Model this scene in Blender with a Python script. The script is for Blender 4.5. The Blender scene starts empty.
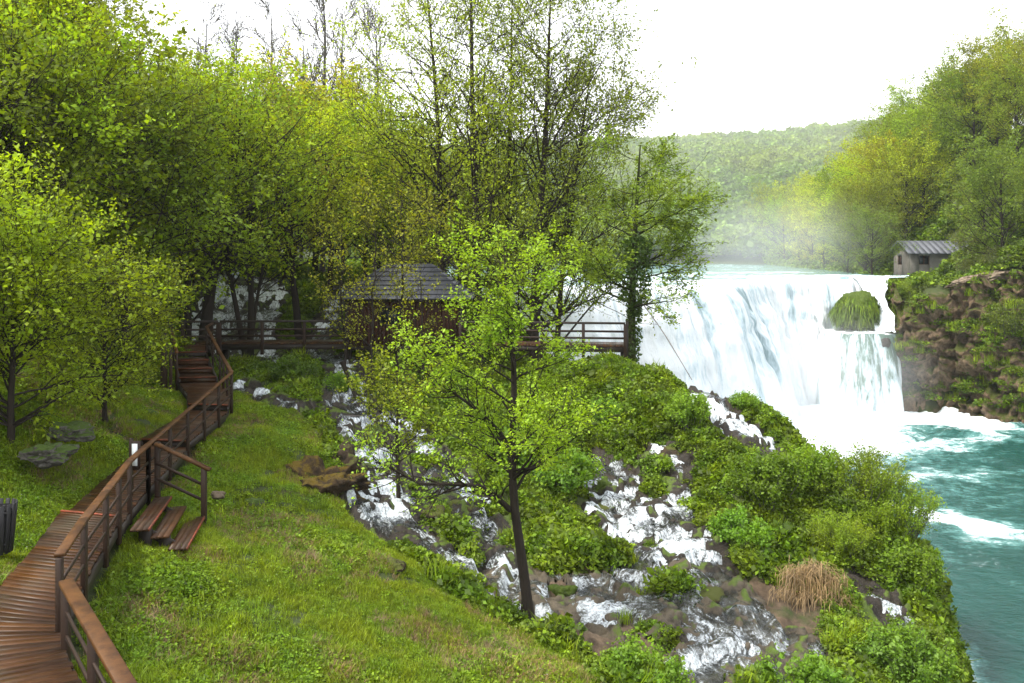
import bpy, math, random
import numpy as np
from mathutils import Vector
R = math.radians
rs = np.random.RandomState
F = 800.0; CX = 512.0; HY = 255.0          # lens facts of the photograph
scene = bpy.context.scene
COL = scene.collection

# ---------------------------------------------------------------- noise
def _hash(ix, iy, iz, seed):
    h = (ix.astype(np.int64)*374761393 + iy.astype(np.int64)*668265263 + iz.astype(np.int64)*2147483647 + seed*974634777) & 0xffffffff
    h = ((h ^ (h >> 13)) * 1274126177) & 0xffffffff
    h = h ^ (h >> 16)
    return (h & 0xffff)/65535.0*2-1
def vn(x, y, z=0.0, seed=0):
    x, y, z = np.broadcast_arrays(np.asarray(x, float), np.asarray(y, float), np.asarray(z, float))
    ix, iy, iz = np.floor(x), np.floor(y), np.floor(z)
    fx, fy, fz = x-ix, y-iy, z-iz
    fx = fx*fx*(3-2*fx); fy = fy*fy*(3-2*fy); fz = fz*fz*(3-2*fz)
    r = 0
    for a in (0, 1):
        for b in (0, 1):
            for c in (0, 1):
                w = (fx if a else 1-fx)*(fy if b else 1-fy)*(fz if c else 1-fz)
                r = r + w*_hash(ix+a, iy+b, iz+c, seed)
    return r
def fbm(x, y, z=0.0, o=4, seed=0, g=0.5):
    r = 0; a = 1.0; f = 1.0
    for i in range(o):
        r = r + a*vn(np.asarray(x)*f+i*17.3, np.asarray(y)*f-i*9.1, np.asarray(z)*f+i*3.7, seed+i)
        a *= g; f *= 2.03
    return r
def sstep(a, b, x):
    t = np.clip((x-a)/(b-a), 0, 1); return t*t*(3-2*t)

# ---------------------------------------------------------------- mesh helpers
def raw_mesh(name, V, Fc, attrs=None, smooth=False):
    """V (n,3); Fc (m,k) int array, all faces with k corners"""
    V = np.asarray(V, np.float32); Fc = np.asarray(Fc, np.int32)
    me = bpy.data.meshes.new(name)
    me.vertices.add(len(V)); me.vertices.foreach_set('co', V.ravel())
    m, k = Fc.shape
    me.loops.add(m*k); me.loops.foreach_set('vertex_index', Fc.ravel())
    me.polygons.add(m); me.polygons.foreach_set('loop_start', np.arange(0, m*k, k, dtype=np.int32))
    me.polygons.foreach_set('loop_total', np.full(m, k, np.int32))
    if smooth: me.polygons.foreach_set('use_smooth', np.ones(m, bool))
    for nm, a in (attrs or {}).items():
        a = np.asarray(a, np.float32)
        if a.ndim == 1:
            at = me.attributes.new(nm, 'FLOAT', 'POINT'); at.data.foreach_set('value', a)
        else:
            at = me.attributes.new(nm, 'FLOAT_VECTOR', 'POINT'); at.data.foreach_set('vector', a.ravel())
    me.update(calc_edges=True)
    return me
def link(name, me, mat=None, parent=None, **kw):
    if mat is not None and len(me.materials) == 0: me.materials.append(mat)
    o = bpy.data.objects.new(name, me); COL.objects.link(o)
    if parent: o.parent = parent
    tag(o, **kw)
    return o
def tag(o, label=None, cat=None, group=None, kind=None):
    if label: o['label'] = label
    if cat: o['category'] = cat
    if group: o['group'] = group
    if kind: o['kind'] = kind
    return o
def empty(name, loc=(0, 0, 0), rz=0, **kw):
    o = bpy.data.objects.new(name, None); COL.objects.link(o); o.location = loc; o.rotation_euler.z = rz
    o.empty_display_size = .2
    return tag(o, **kw)
def copy_tree(o, parent=None):
    c = o.copy(); COL.objects.link(c); c.parent = parent
    for ch in list(o.children): copy_tree(ch, c)
    return c
class MB:
    def __init__(s): s.v = []; s.f = []; s.n = 0
    def add(s, V, Fc):
        s.v.append(np.asarray(V, float)); s.f.append(np.asarray(Fc, int)+s.n); s.n += len(V)
    def beam(s, a, b, w, h, up=(0, 0, 1), roll=0):
        a = Vector(a); b = Vector(b); t = (b-a).normalized(); u = Vector(up)
        if abs(t.dot(u)) > .98: u = Vector((0, 1, 0))
        sd = t.cross(u).normalized(); up2 = sd.cross(t).normalized()
        if roll:
            c, q = math.cos(roll), math.sin(roll); sd, up2 = sd*c+up2*q, up2*c-sd*q
        V = []
        for p in (a, b):
            for i, j in ((-1, -1), (1, -1), (1, 1), (-1, 1)):
                V.append(p+sd*(w/2*i)+up2*(h/2*j))
        s.add([tuple(v) for v in V], [[0, 1, 2, 3], [7, 6, 5, 4], [0, 4, 5, 1], [1, 5, 6, 2], [2, 6, 7, 3], [3, 7, 4, 0]])
    def prism4(s, top, z0):
        """top: four 3-D corners of a slab, bottom at offset z0 below"""
        T = np.array(top, float); B = T.copy(); B[:, 2] -= z0
        s.add(np.vstack([T, B]), [[0, 1, 2, 3], [7, 6, 5, 4], [0, 4, 5, 1], [1, 5, 6, 2], [2, 6, 7, 3], [3, 7, 4, 0]])
    def build(s, name, mat, parent=None, bevel=0, **kw):
        me = raw_mesh(name, np.vstack(s.v), np.vstack(s.f))
        o = link(name, me, mat, parent, **kw)
        if bevel:
            b = o.modifiers.new('b', 'BEVEL'); b.width = bevel; b.segments = 1
        return o
def grid_faces(nu, nv):
    i = np.arange(nu-1)[:, None]*nv+np.arange(nv-1)[None, :]
    return np.stack([i, i+nv, i+nv+1, i+1], -1).reshape(-1, 4)

# ---------------------------------------------------------------- materials
def newmat(name):
    m = bpy.data.materials.new(name); m.use_nodes = True
    nt = m.node_tree; nt.nodes.clear()
    out = nt.nodes.new('ShaderNodeOutputMaterial')
    return m, nt, out
def N(nt, typ, ins=None, **props):
    n = nt.nodes.new(typ)
    for k, v in props.items(): setattr(n, k, v)
    for k, v in (ins or {}).items():
        s = n.inputs[k]
        if isinstance(v, bpy.types.NodeSocket): nt.links.new(v, s)
        else: s.default_value = v
    return n
def rgba(c): return (c[0], c[1], c[2], 1)
def mixc(nt, fac, a, b, mode='MIX'):
    n = nt.nodes.new('ShaderNodeMix'); n.data_type = 'RGBA'; n.blend_type = mode
    for s, v in ((n.inputs[0], fac), (n.inputs[6], a), (n.inputs[7], b)):
        if isinstance(v, bpy.types.NodeSocket): nt.links.new(v, s)
        else: s.default_value = rgba(v) if isinstance(v, (tuple, list)) else v
    return n.outputs[2]
def noise(nt, scale, detail=4, rough=.55, vec=None, **kw):
    n = N(nt, 'ShaderNodeTexNoise', {'Scale': scale, 'Detail': detail, 'Roughness': rough})
    if vec is not None: nt.links.new(vec, n.inputs['Vector'])
    return n.outputs['Fac']
def ramp(nt, fac, stops):
    n = nt.nodes.new('ShaderNodeValToRGB'); nt.links.new(fac, n.inputs[0])
    e = n.color_ramp.elements
    while len(e) < len(stops): e.new(.5)
    for i, (p, c) in enumerate(stops): e[i].position = p; e[i].color = rgba(c) if isinstance(c, (tuple, list)) else (c, c, c, 1)
    return n.outputs[0]
def mathn(nt, op, a, b=0.0):
    n = nt.nodes.new('ShaderNodeMath'); n.operation = op
    for s, v in ((n.inputs[0], a), (n.inputs[1], b)):
        if isinstance(v, bpy.types.NodeSocket): nt.links.new(v, s)
        else: s.default_value = v
    return n.outputs[0]
def attr(nt, nm, out='Fac'): return N(nt, 'ShaderNodeAttribute', attribute_name=nm).outputs[out]
def objco(nt): return nt.nodes.new('ShaderNodeTexCoord').outputs['Object']
def geopos(nt): return nt.nodes.new('ShaderNodeNewGeometry').outputs['Position']
def stretch(nt, vec, sx, sy, sz):
    return N(nt, 'ShaderNodeMapping', {'Vector': vec, 'Scale': (sx, sy, sz)}).outputs[0]

def leaf_mat(name, col=None, lo=.62, hi=1.45, trans=.48, rand=.35, yellow=(1.18, 1.05, .6), ns=.9):
    """foliage: colour from the object's own colour unless col is given, each leaf its own tint"""
    m, nt, out = newmat(name)
    oi = nt.nodes.new('ShaderNodeObjectInfo')
    base = oi.outputs['Color'] if col is None else mixc(nt, 0., col, col)
    t = attr(nt, 'tint')
    v = N(nt, 'ShaderNodeMapRange', {'Value': t, 'To Min': lo, 'To Max': hi}).outputs[0]
    c = mixc(nt, 1., base, v, 'MULTIPLY')
    # clumps of slightly different leaf colour
    nz = noise(nt, ns, 3, .6, geopos(nt))
    y = mixc(nt, ramp(nt, nz, [(.38, 0.), (.62, 1.)]), (1, 1, 1), yellow)
    c = mixc(nt, 1., c, y, 'MULTIPLY')
    rv = N(nt, 'ShaderNodeMapRange', {'Value': oi.outputs['Random'], 'To Min': 1-rand, 'To Max': 1+rand}).outputs[0]
    c = mixc(nt, 1., c, rv, 'MULTIPLY')
    d = N(nt, 'ShaderNodeBsdfDiffuse', {'Color': c})
    ct = mixc(nt, 1., c, (1.25, 1.2, .55), 'MULTIPLY')
    tr = N(nt, 'ShaderNodeBsdfTranslucent', {'Color': ct})
    mx = N(nt, 'ShaderNodeMixShader', {'Fac': trans, 1: d.outputs[0], 2: tr.outputs[0]})
    gl = N(nt, 'ShaderNodeBsdfGlossy', {'Color': (1, 1, 1, 1), 'Roughness': .6})
    m2 = N(nt, 'ShaderNodeMixShader', {'Fac': .018, 1: mx.outputs[0], 2: gl.outputs[0]})
    nt.links.new(m2.outputs[0], out.inputs[0])
    return m
def simple(name, build, rough=.8, bump=None, bstr=.4, bdist=.02, spec=.3, metal=0):
    m, nt, out = newmat(name)
    c = build(nt)
    p = N(nt, 'ShaderNodeBsdfPrincipled', {'Base Color': c if isinstance(c, bpy.types.NodeSocket) else rgba(c), 'Specular IOR Level': spec, 'Metallic': metal})
    if isinstance(rough, (int, float)): p.inputs['Roughness'].default_value = rough
    else: nt.links.new(rough(nt), p.inputs['Roughness'])
    if bump:
        b = N(nt, 'ShaderNodeBump', {'Height': bump(nt), 'Strength': bstr, 'Distance': bdist})
        nt.links.new(b.outputs[0], p.inputs['Normal'])
    nt.links.new(p.outputs[0], out.inputs[0])
    return m
M = {}
M['leaf'] = leaf_mat('leaves')
M['grassblade'] = leaf_mat('grass_blades', (.18, .275, .010), .35, 1.5, .45, .3, (1.3, 1.08, .8))
M['herb'] = leaf_mat('herb_leaves', (.135, .24, .012), .32, 1.5, .4, .35, (1.35, 1.1, .8))
M['herbdark'] = leaf_mat('bank_leaves', (.105, .19, .008), .35, 1.5, .38, .35, (1.5, 1.18, .8))
M['farleaf'] = leaf_mat('wood_leaves', (.14, .24, .03), .6, 1.3, .35, .28, (1.5, 1.2, .7), .035)
M['dry'] = leaf_mat('dry_grass', (.26, .185, .10), .4, 1.4, .2, .1, (1.1, 1.0, .8))
M['flower'] = leaf_mat('petals', (.7, .7, .6), .8, 1.1, .3, .1, (1, 1, 1))
M['bark'] = simple('bark', lambda nt: mixc(nt, noise(nt, 9, 5, .7, stretch(nt, objco(nt), 2, 2, .4)), (.008, .006, .005), (.045, .036, .028)), .95,
                   lambda nt: noise(nt, 14, 4, .7, stretch(nt, objco(nt), 2, 2, .35)), .8, .03, .15)
M['barkgreen'] = simple('mossy_bark', lambda nt: mixc(nt, noise(nt, 5, 5, .7, objco(nt)), (.012, .010, .006), (.05, .06, .018)), .95,
                   lambda nt: noise(nt, 14, 4, .7, stretch(nt, objco(nt), 2, 2, .35)), .8, .03, .15)
M['twig'] = simple('grey_twigs', lambda nt: mixc(nt, noise(nt, 3, 3, .6, objco(nt)), (.05, .045, .04), (.10, .09, .08)), .9)
def plank_cols(a, b, c):
    def f(nt):
        t = attr(nt, 'tint')
        c0 = ramp(nt, t, [(0, a), (.45, b), (1, c)])
        g = noise(nt, 3, 6, .7, stretch(nt, objco(nt), 1.2, 8, 8))
        c1 = mixc(nt, ramp(nt, g, [(.3, 0.), (.7, 1.)]), c0, (.5, .45, .42), 'MULTIPLY')
        m = noise(nt, .8, 3, .6, objco(nt))
        return mixc(nt, ramp(nt, m, [(.5, 0.), (.75, .5)]), c1, (.05, .05, .03))
    return f
M['deck'] = simple('wet_deck_boards', plank_cols((.034, .012, .002), (.055, .020, .004), (.11, .043, .009)),
                   lambda nt: ramp(nt, noise(nt, 1.3, 3, .6, objco(nt)), [(.35, .35), (.65, .7)]),
                   lambda nt: noise(nt, 6, 4, .7, stretch(nt, objco(nt), 1, 10, 10)), .35, .01, .3)
M['railwood'] = simple('stained_rail_wood', lambda nt: mixc(nt, noise(nt, 4, 5, .7, objco(nt)), (.011, .005, .002), (.032, .013, .005)), .65,
                   lambda nt: noise(nt, 12, 4, .7, stretch(nt, objco(nt), 3, 3, 1)), .5, .01, .4)
M['handrail'] = simple('worn_handrail_wood', lambda nt: mixc(nt, ramp(nt, noise(nt, 3.5, 6, .7, objco(nt)), [(.35, 0.), (.68, 1.)]), (.028, .011, .003), (.11, .046, .011)), .6,
                   lambda nt: noise(nt, 12, 4, .7, objco(nt)), .4, .01, .25)
M['orange'] = simple('worn_red_orange_paint', lambda nt: mixc(nt, ramp(nt, noise(nt, 9, 5, .7, objco(nt)), [(.4, 0.), (.62, 1.)]), (.25, .055, .025), (.08, .035, .02)), .6)
M['darkwood'] = simple('dark_wet_timber', lambda nt: mixc(nt, noise(nt, 4, 5, .7, objco(nt)), (.014, .011, .009), (.045, .033, .026)), .6)
M['hutwall'] = simple('brown_wall_boards', lambda nt: mixc(nt, noise(nt, 1.5, 5, .7, stretch(nt, objco(nt), 6, 6, .6)), (.03, .012, .008), (.085, .033, .02)), .8,
                   lambda nt: noise(nt, 3, 3, .6, stretch(nt, objco(nt), 6, 6, .4)), .4, .02)
M['shingle'] = simple('grey_roof_shingles', lambda nt: mixc(nt, noise(nt, 1.6, 5, .7, stretch(nt, objco(nt), 6, 1, 1)), (.025, .028, .034), (.095, .098, .115)), .6,
                   lambda nt: noise(nt, 7, 3, .6, objco(nt)), .4, .02)
M['sheet'] = simple('grey_sheet_roof', lambda nt: mixc(nt, noise(nt, 1.2, 4, .7, objco(nt)), (.08, .085, .10), (.17, .175, .20)), .5)
M['plaster'] = simple('weathered_stone_wall', lambda nt: mixc(nt, noise(nt, 2.2, 6, .75, objco(nt)), (.07, .062, .052), (.24, .215, .185)), .9,
                   lambda nt: noise(nt, 5, 4, .7, objco(nt)), .5, .04)
M['glassdark'] = simple('dark_pane', lambda nt: (.02, .025, .03), .15)
M['palewood'] = simple('bleached_wood', lambda nt: mixc(nt, noise(nt, 5, 4, .6, objco(nt)), (.16, .14, .12), (.34, .31, .28)), .8)
M['white'] = simple('white_board_paint', lambda nt: (.72, .76, .76), .4)
M['bin'] = simple('black_slats', lambda nt: mixc(nt, noise(nt, 5, 4, .6, objco(nt)), (.012, .012, .014), (.035, .033, .034)), .45)
def rockcol(a, b, moss, mossy, scale=1.0):
    def f(nt):
        P = objco(nt)
        c = mixc(nt, ramp(nt, noise(nt, 1.6*scale, 7, .72, P), [(.3, 0.), (.7, 1.)]), a, b)
        g = nt.nodes.new('ShaderNodeNewGeometry')
        sx = N(nt, 'ShaderNodeSeparateXYZ', {0: g.outputs['Normal']}).outputs[2]
        mm = mathn(nt, 'ADD', mathn(nt, 'MULTIPLY', sx, .35), noise(nt, 1.1*scale, 5, .7, P))
        return mixc(nt, ramp(nt, mm, [(mossy, 0.), (mossy+.14, 1.)]), c, moss)
    return f
M['rock'] = simple('mossy_brown_rock', rockcol((.012, .009, .006), (.085, .055, .03), (.075, .085, .012), .66, 1.6), .75,
                   lambda nt: noise(nt, 3, 8, .75, objco(nt)), .9, .15)
M['cliffrock'] = simple('brown_cliff_rock', rockcol((.03, .02, .012), (.34, .23, .14), (.075, .09, .012), .60, 1.3), .85,
                   lambda nt: noise(nt, 1.6, 9, .78, objco(nt)), 1., .5)
M['greyrock'] = simple('pale_grey_rock', rockcol((.022, .018, .015), (.17, .155, .14), (.05, .08, .012), .55, 2.6), .85,
                   lambda nt: noise(nt, 4, 8, .75, objco(nt)), .8, .08)
M['moss'] = simple('wet_moss', lambda nt: mixc(nt, noise(nt, 3, 6, .7, stretch(nt, objco(nt), 2.5, 2.5, .7)), (.02, .04, .004), (.15, .22, .02)), .8,
                   lambda nt: noise(nt, 5, 6, .7, stretch(nt, objco(nt), 2.5, 2.5, .5)), 1., .3)
M['rubble'] = simple('pale_rubble', lambda nt: mixc(nt, N(nt, 'ShaderNodeTexVoronoi', {'Scale': 3.5, 'Vector': objco(nt)}).outputs['Distance'], (.26, .20, .14), (.08, .06, .04)), .9,
                   lambda nt: N(nt, 'ShaderNodeTexVoronoi', {'Scale': 3.5, 'Vector': objco(nt)}).outputs['Distance'], 1., .2)

# ---------------------------------------------------------------- terrain heights (metres, camera eye at z = 0)
CP = np.array([
 (-4,3,-6.9),(-4,6,-6.6),(-8,8,-5.8),(-12,8,-5.0),(-20,8,-1.5),(-4,11,-6.8),(-9,13,-5.8),(-12,14,-5.2),(-16,16,-3.2),(-25,16,1.5),
 (-6,14,-6.5),(-9.9,18,-5.85),(-12,20,-4.5),(-15,22,-2.8),(-24,24,3),(-7,18,-6.3),(-10.5,23,-5.8),(-12.5,25,-4.7),(-9,24,-6.0),
 (-9,28,-5.65),(-13,30,-5.5),(-16,33,-4.4),(-20,34,-2),(-30,34,4),(-40,34,9),(-16,40,-5.2),(-22,42,-2.5),(-32,45,5),(-45,45,13),(-60,45,20),
 (-2,14.5,-7.75),(1.8,16.5,-8.85),(-4.9,18.5,-7.05),(-8.2,25,-6.15),(-2.9,19,-7.5),(-5.8,24,-7.0),(-7.3,25.6,-6.2),(-8.5,32,-5.5),
 (-7.7,37,-5.2),(-6.3,31,-6.2),(-5.3,29,-6.7),(-3.4,24,-7.95),(0,20.8,-9.0),(.4,20,-9.15),(-2.6,29,-7.2),(-.4,23.5,-8.6),(-1.3,36,-6.3),(-4,38,-5.3),
 (1.2,35,-6.2),(2.2,37,-5.3),(3.3,30,-8.3),(2.9,33,-7.2),(.7,29,-8.0),(1.8,25,-9.0),(2.5,22,-9.3),(6,21,-9.35),(4.5,19,-9.4),(5.2,17,-9.5),(0,12,-8.3),(4,13,-9.3),
 (5.2,24,-9.1),(5.7,31,-7.2),(7.8,33,-6.0),(6,35,-5.5),(5,38,-5.2),(10.8,33.5,-6.9),(10,37,-8.5),(12,40,-13),(8,44,-12),(3,42,-7.5),
 (8.6,29,-8.1),(11.1,28,-8.5),(13.3,27.5,-9.7),(14.6,26,-11.3),(15.5,30,-13),(16.5,25,-14),(13,30.5,-9.8),(14,20,-14),(12.5,17,-14),
 (10,23.4,-9.9),(8.3,23,-9.6),(9.2,26,-8.7),(8,19.5,-10.0),(10.6,19,-10.7),(11.8,21,-11.3),(9.5,15,-11.5),(8,12,-11),
 (-5,42,-5.3),(-5,46,-4.6),(-5,53,-2.4),(-10,50,-3.2),(-17,44.5,-5.3),(-13,44,-5.4),(-17,53,-1.9),(-14,53,-1.9),(-22,52,0.5),(3,47,-7),(-1,52,-2.6),(2,54,-2.4),
 (-8,60,-1.8),(-20,60,-1.5),(-32,60,7),(-50,60,16),(-12,75,-2.4),(-25,80,3),(-34,80,8.5),(-60,80,20),(-10,100,-2.2),(-30,100,5),
], float)
def tps_fit(P):
    n = len(P); d = np.hypot(P[:, None, 0]-P[None, :, 0], P[:, None, 1]-P[None, :, 1])
    K = np.where(d > 0, d*d*np.log(d+1e-9), 0)+np.eye(n)*.4
    A = np.zeros((n+3, n+3)); A[:n, :n] = K; A[:n, n] = 1; A[:n, n+1:] = P[:, :2]; A[n, :n] = 1; A[n+1:, :n] = P[:, :2].T
    return np.linalg.solve(A, np.concatenate([P[:, 2], [0, 0, 0]]))
TW = tps_fit(CP)
def tps(x, y):
    sh = x.shape; x = x.ravel(); y = y.ravel(); out = TW[-3]+TW[-2]*x+TW[-1]*y
    for i in range(0, len(x), 40000):
        d = np.hypot(x[i:i+40000, None]-CP[None, :, 0], y[i:i+40000, None]-CP[None, :, 1])
        out[i:i+40000] += (d*d*np.log(d+1e-9))@TW[:-3]
    return out.reshape(sh)
def seg_dist(x, y, P, closed=False, W=None):
    """distance to polyline P; with W the distance is reduced by the local half width"""
    best = np.full(x.shape, 1e9); n = len(P)
    for i in range(n if closed else n-1):
        a = P[i]; b = P[(i+1) % n]; dx, dy = b[0]-a[0], b[1]-a[1]; L = dx*dx+dy*dy+1e-9
        t = np.clip(((x-a[0])*dx+(y-a[1])*dy)/L, 0, 1)
        d = np.hypot(x-a[0]-t*dx, y-a[1]-t*dy)
        if W is not None: d = d-(W[i]*(1-t)+W[min(i+1, n-1)]*t)
        best = np.minimum(best, d)
    return best
def in_poly(x, y, P):
    ins = np.zeros(x.shape, bool); n = len(P)
    for i in range(n):
        x0, y0 = P[i][:2]; x1, y1 = P[(i+1) % n][:2]
        c = ((y0 > y) != (y1 > y)) & (x < (x1-x0)*(y-y0)/(y1-y0+1e-12)+x0)
        ins ^= c
    return ins
ZL, ZU = -13.6, -2.2                                # lower and upper river levels
CREST = [(-7,57.5),(0,56),(3,55.5),(7.6,57),(12,59.5),(15.5,62),(18.3,66),(20.3,70.5),(23.5,74.5),(28,76),(30.4,76.9),(33,77.3),(36,77.2)]
BASIN = CREST+[(36.4,74.5),(36.4,72.8),(39.4,71.7),(44.5,71.0),(48,69.2),(54,64.5),(62.5,53.5),(64.5,30),(64.5,-40),(9.2,-40),(8.3,8),(8.8,15),(9.2,17),(9.9,19),(11.2,22),(12.6,25),(13.6,27.5),(14.2,30),(13.2,33),(12.0,37),(9.5,40.5),(6.5,44),(3.5,47),(-1,50),(-6,53)]
def right_edge(y): return np.interp(y, [40, 65, 72, 90, 130, 200, 300, 700], [60, 41, 36.5, 39, 48, 62, 66, 90])
def H0(x, y):
    x = np.asarray(x, float); y = np.asarray(y, float)
    yc = np.clip(y, 3, 100); xc = np.clip(x, -60, 30)
    z = tps(xc, yc)
    z = np.where(x > 12, np.minimum(z, -1.9), z)
    z = z+np.clip(-60-x, 0, 200)*.25
    # upstream channel and its banks
    far = sstep(56, 66, y)
    zl = -1.9+14*sstep(0, 60, -14-x+ -.08*(y-60))
    zl = np.where(x < -14, zl+np.clip(-60-x, 0, 100)*.2, zl)
    re = right_edge(y)
    zr = -3.4+19*sstep(0, 26, x-re-1.5)+np.clip(x-re-26, 0, 300)*.3
    zfar = np.maximum(zl, zr); inch = (x > -14) & (x < re)
    zfar = np.where(inch, -3.4, zfar)
    z = z*(1-far)+zfar*far
    rb = sstep(-1, 2.0, x-re)*sstep(30, 50, y)
    z = z*(1-rb)+zr*rb
    # far hill closing the valley
    fh = -3.4+51*sstep(170, 400, y+.25*x)+.03*(x-80)+fbm(x*.012, y*.012, 0, 3, 5)*5*sstep(200, 300, y)
    z = np.maximum(z, np.where(y > 170, fh, -99))
    yard = sstep(7.0, 3.5, np.hypot((x-45.5)*.9, y-87.0)); z = z*(1-yard)+np.minimum(z, -3.3)*yard      # level yard of the stone house
    ib = in_poly(x, y, BASIN); d = seg_dist(x, y, BASIN, True)
    z = np.where(ib, z-sstep(0, 2.2, d)*(np.maximum(z+15.5, 0)), z)
    return z
def to_xy(px, d): return ((px-CX)/F*d, d)
def hit(px, py, d0=8., d1=70.):
    """where the sight line through a point of the photograph meets the ground"""
    d = np.linspace(d0, d1, 600); x = (px-CX)/F*d; z = -(py-HY)/F*d
    g = H0(x, d); k = np.argmax(z < g)
    return (float(x[k]), float(d[k]))
ST = []
def stream(pts, w, world=False):
    ST.append(([p if world else hit(*p) for p in pts], [a*.5 for a in w]))
stream([(-16.8,56),(-16.8,51),(-16.3,46.5),(-14,43.5),(-10,41.5),(-7.9,39),(-7.6,37)], [5,4.6,4.6,3,2.2,1.6,1.2], True)
stream([(-11.6,53),(-11.2,49),(-11.2,45),(-10,42)], [1.4,1.2,1.2,1.2], True)
stream([(345,365),(350,395),(357,420),(367,445),(376,480),(386,512)], [1.6,1.8,1.7,1.6,1.6,2.1])
stream([(386,512),(428,545),(465,572),(512,600)], [2.0,1.7,1.4,1.5])
stream([(395,418),(422,442),(446,472),(472,502),(496,545),(512,588)], [1.1,1.1,1.2,1.2,1.0,.9])
stream([(443,462),(420,478),(405,492),(394,512)], [1.0,1.1,1.1,1.3])
stream([(585,470),(612,490),(640,512),(668,540),(640,572),(590,592)], [2.0,2.6,3.1,3.3,2.6,2.0])
stream([(668,540),(700,572),(728,600),(762,625),(812,636)], [2.8,2.1,1.9,1.5,1.0])
stream([(512,600),(560,598),(612,596),(665,602),(700,625),(712,655),(735,690)], [1.3,2.3,2.9,3.2,3.4,3.0,2.8])
stream([(690,388),(712,401),(732,422),(762,442)], [1.0,1.2,1.1,1.0])
stream([(655,450),(680,462),(682,500),(676,530)], [.5,.6,.6,.8])
stream([(872,592),(890,606),(905,622),(915,640)], [.7,1.1,1.2,1.2])
stream([(238,382),(262,392),(290,404),(325,412)], [.4,.5,.5,.6])
POOLW = [to_xy(*p) for p in ((470,22),(520,19.2),(560,18.8),(640,17.2),(690,15.8),(800,16),(830,20),(815,23.0),(700,23.5),(640,24),(560,23.5))]
def flowco(x, y):
    best = np.full(x.shape, 1e9); s_ = np.zeros(x.shape); c_ = np.zeros(x.shape); s0 = 0
    for P, W in ST:
        acc = s0
        for i in range(len(P)-1):
            a = P[i]; b = P[i+1]; dx, dy = b[0]-a[0], b[1]-a[1]; L = math.hypot(dx, dy)+1e-6
            t = np.clip(((x-a[0])*dx+(y-a[1])*dy)/L/L, 0, 1); d = np.hypot(x-a[0]-t*dx, y-a[1]-t*dy)-(W[i]*(1-t)+W[i+1]*t)
            cr = ((x-a[0])*dy-(y-a[1])*dx)/L; m_ = d < best
            best = np.where(m_, d, best); s_ = np.where(m_, acc+t*L, s_); c_ = np.where(m_, cr+s0, c_); acc += L
        s0 += 37.
    return s_, c_
def sdist(x, y):
    b = np.full(x.shape, 1e9)
    for P, W in ST:
        xs = [p[0] for p in P]; ys = [p[1] for p in P]
        m = (x > min(xs)-5) & (x < max(xs)+5) & (y > min(ys)-5) & (y < max(ys)+5)
        if m.any(): b[m] = np.minimum(b[m], seg_dist(x[m], y[m], P, False, W))
    m = (b < 2.) & (y < 37)                                # little green islands that split the flow
    if m.any(): b[m] = b[m]+2.6*np.clip(fbm(x[m]*.95, y[m]*.95, 0, 3, 120)-.16, 0, 1)*np.where(x[m] < 1, .40, 1.)*np.where(y[m] > 30.5, .0, 1.)*np.where(x[m] > 9.2, 0., 1.)*np.where(in_poly(x[m], y[m], POOLW), .75, 1.)
    return b
MEADOW = [(-16,5),(-3,7),(1,11),(2.2,15.6),(.6,18.2),(-1.6,19.6),(-3.2,21.6),(-5.2,24),(-6.4,27),(-7.6,30),(-9,33.5),(-12,35),(-14,32),(-16,28),(-16,20)]
def smooth_h(x, y, sd):
    """ground with ledges where the streams come down"""
    z = H0(x, y)
    near = 1-sstep(.2, 1.6, sd)
    s = .42; zz = z+fbm(x*.5, y*.5, 0, 3, 21)*.45
    q = zz/s; k = np.floor(q); fr = q-k
    terr = (k+sstep(.62, .98, fr))*s-(zz-z)
    return z*(1-near)+terr*near
def H(x, y, sd=None, detail=True):
    x = np.asarray(x, float); y = np.asarray(y, float)
    if sd is None: sd = sdist(x, y)
    z = smooth_h(x, y, sd)
    if detail:
        mead = in_poly(x, y, MEADOW)
        md = np.where(mead, 1, 1-sstep(0, 2., seg_dist(x, y, MEADOW, True)))
        wet = 1-sstep(-.1, .7, sd)
        amp = (.13*md+.42*(1-md))*sstep(.5, 1.6, sd)*sstep(60, 40, y)+(.5*sstep(50, 70, y))*(1-wet)
        z = z+amp*fbm(x*.62, y*.62, 0, 4, 3)+.05*fbm(x*2.4, y*2.4, 0, 2, 8)*(1-wet)
        rk = fbm(x*2.1, y*2.1, 0, 4, 31)
        z = z-wet*.22
    return z
def axis(parts):
    a = []
    for lo, hi, st in parts: a.append(np.arange(lo, hi, st))
    return np.concatenate(a)
xs = axis([(-300,-70,14),(-70,-24,2),(-24,-14,.6),(-14,16,.11),(16,20,.6),(20,80,3),(80,420,16)])
ys = axis([(-60,2,5),(2,8,.6),(8,40,.12),(40,58,.35),(58,130,2.0),(130,440,8),(440,540,25)])
X, Y = np.meshgrid(xs, ys, indexing='ij')
SD = sdist(X, Y)
Z = H(X, Y, SD)
wetA = 1-sstep(-.15, .55, SD)
POOL = [to_xy(*p) for p in ((470,22),(520,19.2),(560,18.8),(640,17.2),(690,15.8),(800,16),(830,20),(815,23.0),(700,23.5),(640,24),(560,23.5))]
poolA = in_poly(X, Y, POOL)*1.0
groundm, nt, out = newmat('soil_moss_and_travertine')
P = objco(nt)
soil = mixc(nt, noise(nt, 2.5, 6, .7, P), (.02, .022, .008), (.06, .085, .018))
dirt = mixc(nt, noise(nt, 3.5, 6, .7, P), (.06, .04, .022), (.17, .125, .07))
soil = mixc(nt, ramp(nt, noise(nt, .7, 5, .65, P), [(.56, 0.), (.68, .8)]), soil, dirt)
rockc = mixc(nt, ramp(nt, noise(nt, 3.2, 7, .75, P), [(.3, 0.), (.7, 1.)]), (.045, .032, .02), (.20, .145, .09))
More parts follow.
